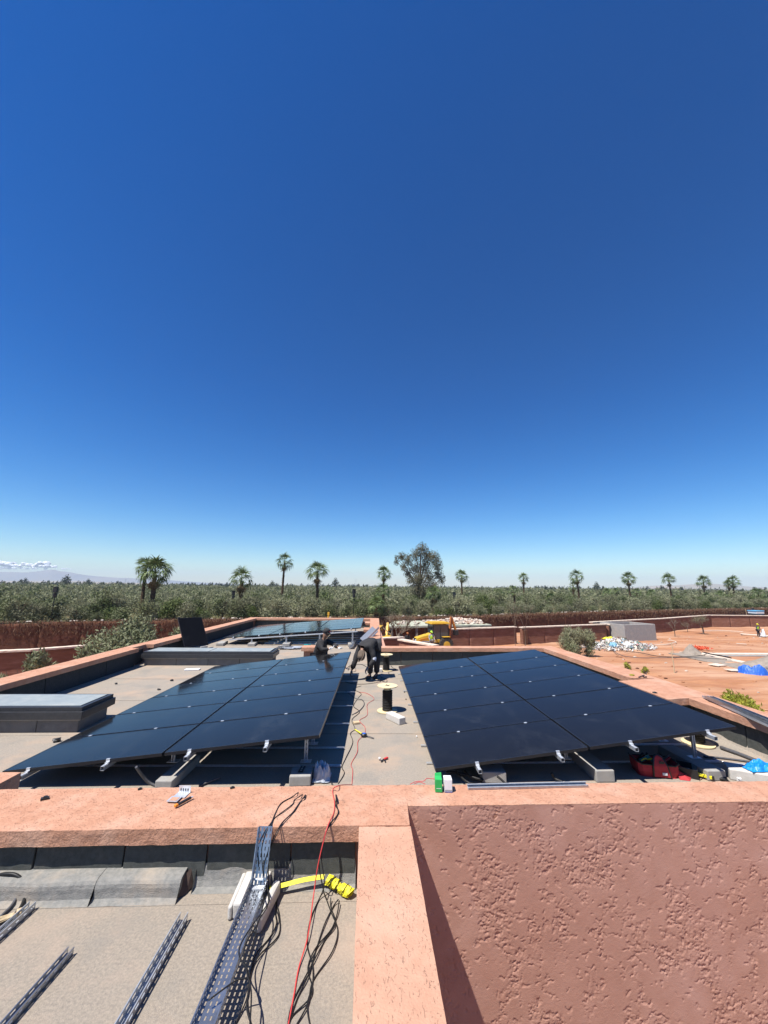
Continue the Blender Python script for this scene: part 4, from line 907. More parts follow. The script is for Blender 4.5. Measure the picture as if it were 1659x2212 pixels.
# ---- bare and thin trees
def bare_tree(name, loc, H, label, seed=0, depth=5, leaf=0, lw=.35, r0=.09, low=.25, lm=EUCA, split=3, spread=.6, zmul=1.):
    r = random.Random(seed); t = empty(name, loc, 0, label, 'tree'); m = MB(); tips = []
    def br(p, d, l, rr, k):
        q = p+d*l; mid = p+d*l*.5+Vector((r.uniform(-1,1), r.uniform(-1,1), 0))*l*.07; m.tube([p, mid, q], [rr, rr*.8, rr*.62], 5 if rr > .02 else 3, caps=False)
        if k == 0: tips.append(q); return
        if k <= 2: tips.append(q)
        for i in range(split if k > 2 else r.choice((2,3))):
            a = r.uniform(0, 6.28); dd = (d+Vector((math.cos(a), math.sin(a), r.uniform(-.15,.35)*zmul))*spread).normalized(); br(q, dd, l*r.uniform(.62,.82), rr*.6, k-1)
    br(Vector((0,0,-.15)), Vector((.03,.02,1)), H*low, r0, depth); m.build('trunk', BARK, t)
    if leaf:
        T_ = np.array([v[:] for v in tips]); C = T_[RNG.integers(0, len(T_), leaf)]+RNG.normal(0, lw*.45, (leaf, 3)); V, Q = leaf_quads(C, RNG.normal(size=(leaf, 3)), .055, .016); link('crown', npmesh('crown', V, Q, lm), t)
    return t
def bt(cv, b, Ht, label, z=GZ, **k): q = P(cv(*b), z); return bare_tree('bare_tree', (q.x, q.y, z), Ht, label, **k)
bt(e5, (500,492), 3.1, 'white-barked bare tree with upright branches, leftmost in front of the back earth wall', seed=2, spread=.42, r0=.07)
bt(e5, (660,442), 2.2, 'thin small bare tree in the middle of three by the back earth wall', seed=3, r0=.05, leaf=250)
bt(e5, (855,462), 3.6, 'fuller half-leafed tree, rightmost of the three by the back earth wall', seed=4, r0=.13, leaf=1000, lw=.4, spread=.7, lm=SHRUBG)
bare_tree('bare_tree', (17.5,44.3,GZ), 4.0, 'thin leafless sapling rising at the gap in the brown garden walls', seed=6, depth=3, r0=.04, low=.5, split=2, spread=.35)
bare_tree('bare_tree', (2.7,38.5,GZ), 4.7, 'gnarled grey half-bare tree by the shed just right of the roof', seed=8, depth=6, r0=.17, low=.26, split=3, spread=.68, leaf=900, lw=.4)
bare_tree('bare_tree', (16.3,44.0,GZ), 3.9, 'very thin bent sapling before the wall right of the digger', seed=16, depth=2, r0=.03, low=.6, split=2, spread=.3)
# ---- shrubs near the building
def shrub(loc, h, w, n, ln, wd, m, label, seed, nb=12, vert=.3, up=.5, name='shrub', cat='shrub'):
    r = random.Random(seed); bl = []
    for k in range(nb):
        a = r.uniform(0,6.28); q = r.uniform(0,.75)*w/2; z = r.uniform(.25,.9)*h*(1-.35*(q/(w/2))**2); s = r.uniform(.14,.27)*w; bl.append((q*math.cos(a), q*math.sin(a), z, s, s, s*(1+vert)))
    t = empty(name, loc, 0, label, cat); V, Q = crown_cloud(bl, n, ln, wd, seed=seed, up=up); link('foliage', npmesh('foliage', V, Q, m), t); stems(h, 9, .035, seed, .3).build('stem', BARK, t); return t
shrub((-14.5,26.2,GZ), 3.65, 5.0, 26000, .13, .042, SHRUBG, 'wide silvery green shrub by the left roof edge, nearest the leaning panel', 3, 18)
shrub((-11.6,25.6,GZ), 3.35, 2.8, 10000, .13, .04, SHRUBG, 'smaller silvery shrub with reddish stems behind the leaning solar panel', 5, 9)
shrub((-14.1,18.3,GZ), 3.75, 2.6, 10000, .10, .032, SHRUBG, 'silvery shrub poking above the left roof edge near the photo edge', 7, 9, up=.9)
shrub((-13.1,19.4,GZ), 3.5, 1.4, 2600, .095, .03, SHRUBG, 'thin wispy shrub tips just above the left roof edge', 8, 7, up=1.)
shrub((-14.6,17.0,GZ), 3.2, 1.7, 2600, .095, .03, SHRUBG, 'low shrub at the left photo edge beyond the roof edge', 9, 7, up=1.)
gt = empty('dry_grass_tuft', (-17.5,30.5,GZ), 0, 'tall tuft of dry reddish yellow grass behind the wide silvery shrub', 'grass tuft')
n = 420; a = RNG.uniform(0,6.28,n); e = RNG.uniform(.05,.55,n); C = np.stack([np.cos(a)*e*1.1, np.sin(a)*e*1.1, RNG.uniform(1.4,2.9,n)], -1); D = np.stack([np.cos(a)*e, np.sin(a)*e, np.ones(n)], -1)
V, Q = leaf_quads(C, D, RNG.uniform(.3,.8,n), .018); link('blades', npmesh('blades', V, Q, STRAW), gt)
q = P(e6(690,615), GZ); shrub((20.3,38.6,GZ), 2.6, 3.2, 14000, .11, .026, OLIVE, 'round dark green bush standing before the brown garden wall', 11, 13, up=.9)
q = P(e1(1370,640), -3.3); shrub((q.x,q.y,GZ), 1.5, 2.2, 3400, .12, .03, YSHRUB, 'yellow-green shrub just beyond the right roof edge', 12, 10, up=.6)
q = P(e1(225,235), GZ); shrub((q.x-.6,q.y-.6,GZ), .7, .8, 320, .1, .03, YSHRUB, 'tiny yellow-green plant beyond the right roof edge, the further one', 13, 5)
q = P(e1(388,290), GZ); shrub((q.x-.4,q.y-.5,GZ), .7, .7, 260, .1, .03, YSHRUB, 'tiny yellow-green plant beyond the right roof edge, the nearer one', 14, 5)
for (x, y, h, w, lab, s) in [(-29,46.9,1.3,4.5,'low bright green hedge along the wall top left of the palm pair',21),(-20,49,1.2,3.5,'pale flowering low bush at the foot of the palm pair',22),(11.5,58.,1.3,5,'low dark green hedge behind the shed roof',23)]:
    shrub((x,y,FZ), h, w, 1500, .12, .04, OLIVE2, lab, s, 10, 0)

# ---- lamp posts
lp = None
for k, (cv, b, top, lab) in enumerate([(c1,(330,580),(362,350),'black lamp post at the left, standing alone before the grove'),(c1,(1513,552),(1519,375),'black lamp post beside the single palm at the roof corner'),(c2,(650,545),(657,365),'black lamp post behind the far array, left of the big grey tree'),(c2,(1312,535),(1300,385),'black lamp post behind the shed, right of the big grey tree')]):
    q = P(cv(*b), -1.75); tp = PY(cv(*top), q.y); H = tp.z+1.75
    if lp is None:
        t = empty('lamp_post', (0,0,0), 0, None, 'lamp post', 'black lamp posts along the wall'); lp = t
        MB().tube([(0,0,-.2),(0,0,3.2)], .05, 8).build('pole', BLACK, t); m = MB(); m.tube([(0,0,2.75),(0,0,2.8),(0,0,3.28),(0,0,3.3)], [.08,.2,.2,.12], 12); m.build('lower_head', BLACK, t)
        m = MB(); m.box(-.2,.2,-.16,.16,3.36,3.98); m.tube([(0,0,3.3),(0,0,3.36)], .06, 8); m.build('lamp_head', BLACK, t, bevel=.02); MB().box(-.26,.26,-.19,.19,3.985,4.02).build('lamp_lid', BLACK, t)
    else: t = copy_tree(lp)
    t.location = (q.x, q.y, -1.75); t.scale = (1,1,H/4.0); t['label'] = lab; t.rotation_euler = (0,0,.3*k)
# ---- pylons
for k, (cv, x, y, h) in enumerate([(c1,460,322,22),(c1,818,322,28),(c2,664,355,48),(c2,1403,358,42)]):
    d = ray(*cv(x, y)); D_ = 1500; s_ = D_/d.y; H = h*.33/845*math.hypot(d.x*s_, D_)+4; m = MB()
    for sx in (-1,1):
        for sy in (-1,1): m.bar((sx*2.2,sy*2.2,0),(sx*.3,sy*.3,H), .28, .28)
    for z in range(1, 6): f = 1-z/6.5; m.bar((-2.2*f,-2.2*f,H*z/6.5),(2.2*f,-2.2*f,H*z/6.5),.2,.2)
    for z in (.72,.84,.95): m.bar((-4.5,0,H*z),(4.5,0,H*z),.3,.3)
    o = m.build('pylon', STEEL); o.location = (d.x*s_, D_, FZ); tag(o, ['tiny power pylon on the horizon left of the palm pair, farther left','tiny power pylon on the horizon just left of the palm pair','tiny power pylon on the horizon over the far solar array','tiny power pylon on the horizon right of the big grey tree'][k], 'pylon')
# ---- mountains and clouds
D_ = 5000; n = 150; V = []
def ridge(px):      # display-x -> height of the ridge line above the horizon in display pixels
    kp = [(-700,10),(-400,18),(-200,26),(-60,26),(0,27),(50,27),(90,31),(108,33),(125,29),(150,26),(165,24),(200,20),(250,17),(300,15),(400,10),(500,5),(620,3),(900,1.5)]
    for (a, b), (c, d) in zip(kp, kp[1:]):
        if a <= px <= c: return b+(d-b)*(px-a)/(c-a)
    return 0
rows = 9
for i in range(n+1):
    px = -450+1350*i/n; d = ray(px, 1262+px*.0095); 
    for j in range(rows):
        f = j/(rows-1); Y = (D_-900+900*f); s_ = Y/d.y; X = d.x*s_; prof = f**1.4; nn = fbm(np.array([[i*.21, j*.6, 3.]]), 4)[0]-.5
        H = PY((px, 1262+px*.0095-ridge(px)), D_).z-GZ
        V.append((X, Y, GZ+(H*prof)*(1+.35*nn*(1 if f < 1 else .35))+ (4*nn if f < 1 else 5*nn)))
F = [(i*rows+j, (i+1)*rows+j, (i+1)*rows+j+1, i*rows+j+1) for i in range(n) for j in range(rows-1)]
k0 = len(V); V += [(V[i*rows+rows-1][0]*1.03, D_+260, GZ-5) for i in range(n+1)]; F += [(i*rows+rows-1, (i+1)*rows+rows-1, k0+i+1, k0+i) for i in range(n)]
tag(MB().add(V, F).build('mountains', MOUNT, smooth=True), kind='structure')
# low tan hills at the right horizon
for (pa, pb_, h, Y) in [(1330,1720,9,4200),(-120,420,5,4300)]:
    V = []; n = 60
    for i in range(n+1):
        px = pa+(pb_-pa)*i/n; d = ray(px, 1262+px*.0095); s_ = Y/d.y; X = d.x*s_; hh = h/845*math.hypot(X, Y)*math.sin(math.pi*i/n)**.7*(.8+.5*fbm(np.array([[i*.15, h, 0.]]), 3)[0])
        V += [(X*.93, Y-400, GZ-1), (X*.97, Y-200, GZ+hh*.6), (X, Y, GZ+hh), (X*1.03, Y+300, GZ-1)]
    tag(MB().add(V, [(i*4+j, (i+1)*4+j, (i+1)*4+j+1, i*4+j+1) for i in range(n) for j in range(3)]).build('hills', PLAIN, smooth=True), kind='structure')
cl = empty('cloud_bank', (-8500,11500,0), 0, 'low white cumulus clouds above the hazy mountains at the far left', 'cloud'); CI = Matrix.Translation((8500,-11500,0))
for k, (px, py, w, h) in enumerate([(6,1219,26,15),(32,1223,18,10),(58,1222,20,11),(88,1220,18,15),(104,1224,16,9),(140,1229,26,4),(-30,1220,40,14),(60,1228,90,7),(15,1228,60,8)]):
    Y = 12000; q = PY((px, py), Y); s_ = Y/ray(px, py).y; r = random.Random(k); mb = MB(); ic = 0
    for i in range(16):
        u = r.uniform(-1,1); v = r.uniform(-.4,1)*(1-u*u); rr = s_*h*.34*r.uniform(.6,1.15)
        mb.ball((q.x+u*w*.5*s_, q.y+r.uniform(-200,200), q.z+v*h*.38*s_), rr, 10, sq=(1.3,1,.8), jit=.12)
    o = mb.build('cloud', CLOUD, smooth=True); o.parent = cl; o.matrix_parent_inverse = CI
# ================================================================= MACHINES
def wheel(t, c, r, w, name='wheel', yaw=0):
    M = Matrix.Rotation(math.pi/2, 4, 'X'); m = MB(); m.lathe([(r*.55,-w/2),(r*.9,-w/2),(r,-w*.36),(r,w*.36),(r*.9,w/2),(r*.55,w/2)], (0,0,0), 20, 0, M)
    for k in range(18):
        a = 2*math.pi*k/18; m.box(-.05,.05,-w*.5,w*.5,r*.97,r*1.05,0, Matrix.Rotation(a, 4, 'Y'))
    o = m.build(name, TYRE, t); o.location = c; h = MB().lathe([(.05,-w/2-.02),(r*.5,-w/2-.01),(r*.55,-w/2+.05),(r*.55,w/2-.05),(r*.5,w/2+.01),(.05,w/2+.02)], (0,0,0), 16, 0, M).build('rim', YELP, o); return o
t = empty('backhoe_loader', (7.0,41.3,GZ), rad(14), 'yellow backhoe loader with its hood to the left, working behind the brown wall', 'digger')
MB().box(-2.1,1.5,-.42,.42,.65,1.0).build('chassis', BLACK, t, bevel=.03)
m = MB(); m.hexa([Vector(v) for v in ((-2.15,-.46,1.0),(-.55,-.5,1.0),(-.55,.5,1.0),(-2.15,.46,1.0))],[Vector(v) for v in ((-2.1,-.4,1.42),(-.5,-.47,1.82),(-.5,.47,1.82),(-2.1,.4,1.42))]); m.build('hood', YELP, t, bevel=.06)
m = MB(); m.box(-2.2,-2.16,-.36,.36,.75,1.36); m.build('grille', BLACK, t)
for x in (-.48, .3, 1.2):
    for y in (-.72,.72): MB().bar((x,y,1.0),(x+(.05 if x<0 else 0),y*.93,2.72),.07,.07).build('cab_pillar', BLACK, t)
MB().box(-.45,1.2,-.74,.74,.95,1.25).build('cab_body', YELP, t, bevel=.03)
for y in (-.70,.70): MB().box(-.40,1.15,y-.01,y+.01,1.26,2.66).build('window', CABG, t)
MB().box(-.46,-.44,-.66,.66,1.3,2.66).build('windscreen', CABG, t); MB().box(1.19,1.21,-.66,.66,1.3,2.66).build('window', CABG, t)
m = MB(); m.box(-.72,1.38,-.86,.86,2.72,2.84); m.box(-.6,1.25,-.74,.74,2.842,2.92); m.build('cab_roof', YELP, t, bevel=.05)
MB().box(.2,.7,-.3,.3,1.26,1.9).build('seat', BLACK, t, bevel=.05)
for y in (-.82,.82):
    wheel(t, (.85,y,.72), .72, .42); wheel(t, (-1.7,y*.92,.48), .48, .32)
    m = MB(); m.bar((-.3,y*.86,1.5),(-1.8,y*.86,1.25),.09,.2); m.bar((-1.8,y*.86,1.27),(-2.75,y*.86,.62),.09,.18); m.build('loader_arm', ORP, t, bevel=.01)
    MB().tube([(-.6,y*.86,1.05),(-1.7,y*.86,1.12)],.05,8).build('hydraulic_ram', STEEL, t)
    m = MB(); m.box(.45,1.25,y-.26 if y > 0 else y-.24,y+.24 if y > 0 else y+.26,1.47,1.53); m.build('mudguard', YELP, t, bevel=.02)
m = MB(); pr = [(-2.65,.75),(-2.6,.3),(-2.9,.08),(-3.35,.05)]
for (a, b), (c, d) in zip(pr, pr[1:]): m.hexa([Vector((a,-1.05,b)),Vector((c,-1.05,d)),Vector((c,1.05,d)),Vector((a,1.05,b))],[Vector((a-.04,-1.05,b+.04)),Vector((c-.01,-1.05,d+.05)),Vector((c-.01,1.05,d+.05)),Vector((a-.04,1.05,b+.04))])
m.build('bucket', ORP, t)
for y in (-.3,.3): MB().ball((-2.19,y,1.2),.08,8).build('headlight', WHITE, t)
MB().tube([(-.95,.25,1.7),(-.95,.25,2.35)],.04,8).build('exhaust', BLACK, t)
MB().bar((1.5,0,.8),(2.0,.2,3.35),.22,.26).build('rear_boom', REDMUD, t, bevel=.02); MB().bar((2.0,.2,3.3),(2.5,.3,2.0),.18,.2).build('dipper_arm', ORP, t, bevel=.02)
m = MB(); m.box(2.3,2.7,.0,.6,1.5,2.0); m.build('rear_bucket', BLACK, t, bevel=.04)
MB().bar((-.6,-.85,2.2),(-.62,-1.0,2.25),.04,.3).build('mirror', BLACK, t)
# second machine behind the roof corner
t = empty('excavator', (1.4,38.9,GZ), rad(80), 'yellow tracked excavator mostly hidden behind the right corner of the far roof wall', 'digger')
for y in (-.85,.85):
    m = MB(); m.tube([(-1.3,y-.22,.4),(-1.3,y+.22,.4)],.4,14); m.tube([(1.3,y-.22,.4),(1.3,y+.22,.4)],.4,14); m.box(-1.3,1.3,y-.22,y+.22,0,.8); m.build('track', TYRE, t)
MB().box(-1.5,1.1,-.9,.9,.95,1.75).build('engine_housing', YELP, t, bevel=.08)
MB().box(-.1,1.1,.0,.9,1.76,2.55).build('cab', CABG, t, bevel=.05); MB().box(-.2,1.2,-.05,.95,2.56,2.66).build('cab_roof', YELP, t, bevel=.03)
MB().bar((1.0,-.4,1.5),(2.2,-.4,2.75),.25,.35).build('boom', YELP, t, bevel=.03); MB().bar((2.15,-.4,2.7),(3.3,-.4,1.9),.2,.28).build('dipper_arm', YELP, t, bevel=.03); MB().box(3.0,3.5,-.75,-.05,1.4,2.0).build('bucket', TYRE, t, bevel=.05)
o = MB().tube([(0,0,0),(0,0,1.5)],.12,8).box(-.13,.13,-.13,.13,1.45,1.75).build('yellow_post', YELP, None, bevel=.02); q = PY(c2(487,525), 38); o.location = (q.x,q.y,q.z-1.6); o.scale = (.7,.7,1)
tag(o, 'small yellow post just visible above the far roof wall', 'post')
t = empty('pickup_truck', (77.8,77.2,GZ), rad(4), 'light blue pickup truck parked behind the far coped wall at the right edge', 'truck')
MB().box(-2.4,2.4,-.9,.9,.5,1.15).build('body', LBLUE, t, bevel=.06); m = MB(); m.hexa([Vector(v) for v in ((-.9,-.85,1.15),(1.1,-.85,1.15),(1.1,.85,1.15),(-.9,.85,1.15))],[Vector(v) for v in ((-.7,-.75,1.85),(.6,-.75,1.85),(.6,.75,1.85),(-.7,.75,1.85))]); m.build('window', CABG, t, bevel=.03)
MB().box(-1.1,.8,-.9,.9,2.25,2.45).build('cab_roof', LBLUE, t, bevel=.05); MB().box(-1.0,.7,-.86,.86,1.856,2.248).build('cab', WHITE, t, bevel=.02)
for x in (-1.6,1.5):
    for y in (-.9,.9): wheel(t, (x,y,.4), .4, .25)

# ================================================================= PEOPLE
def skin_mesh(name, nodes, edges, mats, parent, sub=2, root=0, facemat=None):
    """nodes: {key: (pos, radius)}; grows one continuous surface"""
    keys = list(nodes); me = bpy.data.meshes.new(name+'_tmp'); me.from_pydata([nodes[k][0] for k in keys], [(keys.index(a), keys.index(b)) for a, b in edges], [])
    o = bpy.data.objects.new(name+'_tmp', me); COL.objects.link(o); sk = o.modifiers.new('s', 'SKIN'); sk.use_smooth_shade = True
    for i, k in enumerate(keys):
        r = nodes[k][1]; r = r if isinstance(r, tuple) else (r, r); me.skin_vertices[0].data[i].radius = r; me.skin_vertices[0].data[i].use_root = (i == root)
    ss = o.modifiers.new('u', 'SUBSURF'); ss.levels = sub; ss.render_levels = sub
    dg = bpy.context.evaluated_depsgraph_get(); dg.update(); m2 = bpy.data.meshes.new_from_object(o.evaluated_get(dg)); m2.name = name
    bpy.data.objects.remove(o); m2.materials.clear(); m2.materials.append(mats); m2.polygons.foreach_set('use_smooth', [True]*len(m2.polygons))
    return link(name, m2, parent)
def hand_nodes(w, d, side, s=1., curl=.5, mat_=GLOVEG, parent=None, thumb=1):
    """glove with palm, four unequal bent fingers and a thumb from the side of the palm"""
    w = Vector(w); d = Vector(d).normalized(); sd = (Vector(side)-d*Vector(side).dot(d)).normalized(); nrm = d.cross(sd)
    N = {'w': (w, .030*s), 'p': (w+d*.05*s, (.042*s,.022*s)), 'k': (w+d*.09*s, (.044*s,.018*s))}; E = [('w','p'),('p','k')]
    for i, (off, ln) in enumerate(((-.033,.075),(-.011,.085),(.011,.08),(.033,.062))):
        b = w+d*.095*s+sd*off*s; c_ = b+(d*math.cos(curl)+nrm*math.sin(curl))*ln*.5*s; e_ = c_+(d*math.cos(curl*2.2)+nrm*math.sin(curl*2.2))*ln*.5*s
        N[f'a{i}'] = (b, .0105*s); N[f'b{i}'] = (c_, .0095*s); N[f'c{i}'] = (e_, .008*s); E += [('k', f'a{i}'), (f'a{i}', f'b{i}'), (f'b{i}', f'c{i}')]
    b = w+d*.035*s-sd*thumb*.038*s; c_ = b+(d*.6-sd*thumb*.7+nrm*.3).normalized()*.035*s; e_ = c_+(d*.9-sd*thumb*.1+nrm*.4).normalized()*.032*s
    N['t0'] = (b, .014*s); N['t1'] = (c_, .012*s); N['t2'] = (e_, .009*s); E += [('p','t0'),('t0','t1'),('t1','t2')]
    return skin_mesh('glove', N, E, mat_, parent, 1)
def person(loc, J, label, top=CLOTHB, legs=CLOTHD, vest=None, headgear=None, hatm=BLACK, sleeve=None, glove=GLOVEG, face=(0,-1,0), fat=1.):
    t = empty('person', loc, 0, label, 'person'); V = {k: Vector(v) for k, v in J.items()}; f = Vector(face).normalized()
    hd = (V['crown']-V['neck']).normalized(); side = hd.cross(f).normalized()
    B = {'pel': (V['pel'], (.135,.10)), 'spi': (V['spi'], (.12,.095)), 'che': (V['che'], (.15,.105)), 'neck': (V['neck'], .05), 'jaw': (V['neck'].lerp(V['crown'],.42)+f*.025, (.062,.072)), 'head': (V['neck'].lerp(V['crown'],.72), (.076,.092)), 'crown': (V['crown']-hd*.03, (.055,.065)),
         'nose': (V['neck'].lerp(V['crown'],.52)+f*.112, .012)}
    E = [('pel','spi'),('spi','che'),('che','neck'),('neck','jaw'),('jaw','head'),('head','crown'),('jaw','nose')]
    for s in 'LR':
        B['sh'+s] = (V['sh'+s], .055); B['el'+s] = (V['el'+s], .042); B['ha'+s] = (V['ha'+s], .028); E += [('che','sh'+s),('sh'+s,'el'+s),('el'+s,'ha'+s)]
        B['hi'+s] = (V['hi'+s], .085); B['kn'+s] = (V['kn'+s], .056); B['an'+s] = (V['an'+s], .038); B['to'+s] = (V['to'+s], .035); E += [('pel','hi'+s),('hi'+s,'kn'+s),('kn'+s,'an'+s),('an'+s,'to'+s)]
    skin_mesh('body', B, E, SKIN, t)
    g = fat
    Jk = {k: (B[k][0], tuple(x*1.22*g for x in (B[k][1] if isinstance(B[k][1], tuple) else (B[k][1],)*2))) for k in ('pel','spi','che')}
    Jk['col'] = (V['neck'].lerp(V['che'],.25), .085*g); Ej = [('pel','spi'),('spi','che'),('che','col')]
    for s in 'LR':
        Jk['sh'+s] = (V['sh'+s], .078*g); Jk['em'+s] = (V['sh'+s].lerp(V['el'+s],.5), .064*g); Jk['el'+s] = (V['el'+s], .058*g); Jk['wr'+s] = (V['ha'+s].lerp(V['el'+s],.12), .043*g)
        Ej += [('che','sh'+s),('sh'+s,'em'+s),('em'+s,'el'+s),('el'+s,'wr'+s)]
    o = skin_mesh('jacket', Jk, Ej, top, t)
    co = np.array([v.co[:] for v in o.data.vertices]); dd = (fbm(co*14, 3)-.5)*.035
    for v, x in zip(o.data.vertices, dd): v.co += v.normal*float(x)
    Tr = {'pel': (V['pel']-Vector((0,0,.02)), (.165*g,.13*g))}; Et = []
    for s in 'LR':
        Tr['hi'+s] = (V['hi'+s], .105*g); Tr['th'+s] = (V['hi'+s].lerp(V['kn'+s],.5), .092*g); Tr['kn'+s] = (V['kn'+s], .075*g); Tr['an'+s] = (V['an'+s]+Vector((0,0,.03)), .06*g); Et += [('pel','hi'+s),('hi'+s,'th'+s),('th'+s,'kn'+s),('kn'+s,'an'+s)]
        a, b = V['an'+s], V['to'+s]; skin_mesh('shoe', {'a': (a-(b-a)*.25-Vector((0,0,.02)), .045), 'b': (a.lerp(b,.5)-Vector((0,0,.02)), .048), 'c': (b+(b-a)*.15, (.046,.032))}, [('a','b'),('b','c')], BLACK, t, 1)
        hdr = (V['ha'+s]-V['el'+s]).normalized(); hand_nodes(V['ha'+s]-hdr*.02, hdr, side, 1.1, .55, glove, t, 1 if s == 'L' else -1)
        if sleeve: skin_mesh('sleeve', {'a': (V['sh'+s].lerp(V['el'+s],.62), .078), 'b': (V['el'+s], .074), 'c': (V['el'+s].lerp(V['ha'+s],.65), .054)}, [('a','b'),('b','c')], sleeve, t, 2)
    skin_mesh('trousers', Tr, Et, legs, t)
    if vest: skin_mesh('vest', {'a': (V['pel'].lerp(V['spi'],.4), (.18,.145)), 'b': (V['spi'], (.17,.14)), 'c': (V['che'], (.20,.145)), 'd': (V['neck'].lerp(V['che'],.35), .09)}, [('a','b'),('b','c'),('c','d')], vest, t, 2)
    hc = V['neck'].lerp(V['crown'],.78); Mz = Matrix((( *side, 0),( *f, 0),( *hd, 0),(0,0,0,1))).transposed(); Mz = Matrix([[side.x,f.x,hd.x,0],[side.y,f.y,hd.y,0],[side.z,f.z,hd.z,0],[0,0,0,1]])
    m = MB()
    if headgear in ('cap', 'helmet'):
        m.lathe([(.102,-.015),(.112,.0),(.110,.05),(.09,.095),(.05,.12),(.008,.125)], hc, 18, 0, Mz)
        pk = [Mz.to_3x3() @ Vector((math.sin(a)*.10, math.cos(a)*.10+.005, .0)) for a in np.linspace(-.95,.95,7)]; pk2 = [Mz.to_3x3() @ Vector((math.sin(a)*.105, .075+math.cos(a)*.115, -.018)) for a in np.linspace(-.95,.95,7)]
        vs = [hc+p for p in pk]+[hc+p for p in pk2]; hh = hd*.008; m.add([v+hh for v in vs]+[v-hh for v in vs], [(i,i+1,i+8,i+7) for i in range(6)]+[(i+14,i+21,i+22,i+15) for i in range(6)]+[(i+7,i+8,i+22,i+21) for i in range(6)])
        h = m.build('cap' if headgear == 'cap' else 'helmet', hatm, t, smooth=True)
        if headgear == 'cap':
            e = MB(); 
            for k, (u, w) in enumerate(((-.018,.02),(.018,.02))):
                c0 = hc+side*u+f*.118+hd*.045; e.bar(c0-hd*.012+side*.008, c0+hd*.012-side*.008, .012, .006, up=f)
            e.build('cap_badge', REDP, h)
    elif headgear == 'wrap':
        q = {'a': (V['neck']+f*.0+hd*.02, .082), 'b': (V['neck'].lerp(V['crown'],.45)-f*.015, (.112,.120)), 'c': (V['neck'].lerp(V['crown'],.8)-f*.01, (.110,.118)), 'd': (V['crown']+hd*.015, (.070,.075))}
        h = skin_mesh('head_wrap', q, [('a','b'),('b','c'),('c','d')], hatm, t, 2); m = MB(); m.lathe([(.112,-.02),(.150,-.04),(.152,-.03),(.112,.0)], hc, 20, 0, Mz); m.build('hat_brim', hatm, t, smooth=True)
    for s_ in (-1, 1): MB().ball(V['neck'].lerp(V['crown'],.60)+f*.088+side*.032*s_, .011, 8).build('eye', BLACK, t)
    return t
# worker kneeling behind the left array
person((-1.3,12.35,0), dict(pel=(-.12,.08,.30),spi=(-.08,.04,.47),che=(-.03,0,.66),neck=(.03,-.02,.83),crown=(.12,-.04,1.09),shL=(-.08,-.19,.75),elL=(.04,-.33,.56),haL=(.24,-.30,.60),shR=(.08,.15,.75),elR=(.28,.05,.70),haR=(.50,-.22,.62),
    hiL=(-.12,-.04,.28),knL=(.25,-.10,.08),anL=(-.25,-.10,.10),toL=(-.42,-.10,.05),hiR=(-.10,.18,.28),knR=(.27,.22,.08),anR=(-.23,.22,.10),toR=(-.4,.22,.05)),
    'worker in black jacket and black cap kneeling behind the left solar array', headgear='cap', hatm=CLOTHB, glove=WHITE, face=(.85,-.5,-.18), fat=1.36)
# worker bending over the walkway
person((0,0,0), dict(pel=(.22,11.10,.86),spi=(.14,11.0,.95),che=(.0,10.86,.88),neck=(-.09,10.74,.78),crown=(-.13,10.58,.55),shL=(-.18,10.9,.79),elL=(-.27,10.82,.50),haL=(-.36,10.80,.24),shR=(.15,10.76,.80),elR=(.23,10.70,.54),haR=(.06,10.66,.34),
    hiL=(.10,11.12,.84),knL=(.13,10.95,.48),anL=(.12,11.02,.09),toL=(.02,10.88,.045),hiR=(.31,11.1,.84),knR=(.30,10.98,.47),anR=(.30,11.12,.09),toR=(.22,10.95,.045)),
    'worker in black with white sleeves and brown hat bending over cables on the walkway', headgear='wrap', hatm=HATB, sleeve=CLOTHW, glove=GLOVEG, face=(-.25,-.6,-.75), fat=1.3)
def standing(dx=0, stoop=0.): return dict(pel=(0,0,.95),spi=(0,-.03*stoop,1.12),che=(0,-.12*stoop,1.33),neck=(0,-.2*stoop,1.50),crown=(.0,-.26*stoop,1.74),shL=(-.19,-.12*stoop,1.42),elL=(-.24,-.1,1.15),haL=(-.2,-.28,.98),shR=(.19,-.12*stoop,1.42),elR=(.25,-.08,1.15),haR=(.28,-.2,.9),
    hiL=(-.1,0,.92),knL=(-.12,-.05,.50),anL=(-.13,.03,.09),toL=(-.14,-.12,.05),hiR=(.1,0,.92),knR=(.12,-.02,.5),anR=(.14,.08,.09),toR=(.16,-.07,.05))
q = P(e5(1545,500), GZ); person((q.x,q.y,GZ), standing(0,.3), 'worker in yellow vest and yellow helmet walking on the red soil with a white sack', legs=CLOTHD, top=mat('shirt', (.05,.07,.07)), vest=HIVIS, headgear='helmet', hatm=YEL, face=(.3,-1,-.1))
o = crumple('white_sack', (0,0,0), .34,.34,1.05, WHITE, 'white sack held low by the yellow-vested worker', 'sack', 7, 12, 1.5); o.location = (q.x+.55,q.y-.1,GZ+.1)
q = PY(e4(825,367), 38.6); person((q.x,38.6,q.z-1.82), standing(0,.2), 'worker in a lime green vest and helmet standing beside the yellow digger', top=mat('pale_shirt', (.4,.4,.38)), legs=mat('grey_trousers', (.25,.24,.22)), vest=HIVIS, headgear='helmet', hatm=HIVIS, face=(.4,-1,-.1))
for k, px in enumerate(((487,385),(566,395))):
    q = PY(e4(*px), 41.5); person((q.x,41.5,q.z-1.72), standing(0,.1), ['dark figure standing in the shade before the low shed, the left one of two','dark figure standing in the shade before the low shed, right one of two'][k], headgear='helmet', hatm=REDMUD)
q = PY(e5(1450,115), 79.5); person((q.x,79.3,q.z-1.85), standing(0,.1), 'dark-clothed person standing high behind the blue truck at the right edge', headgear=None)
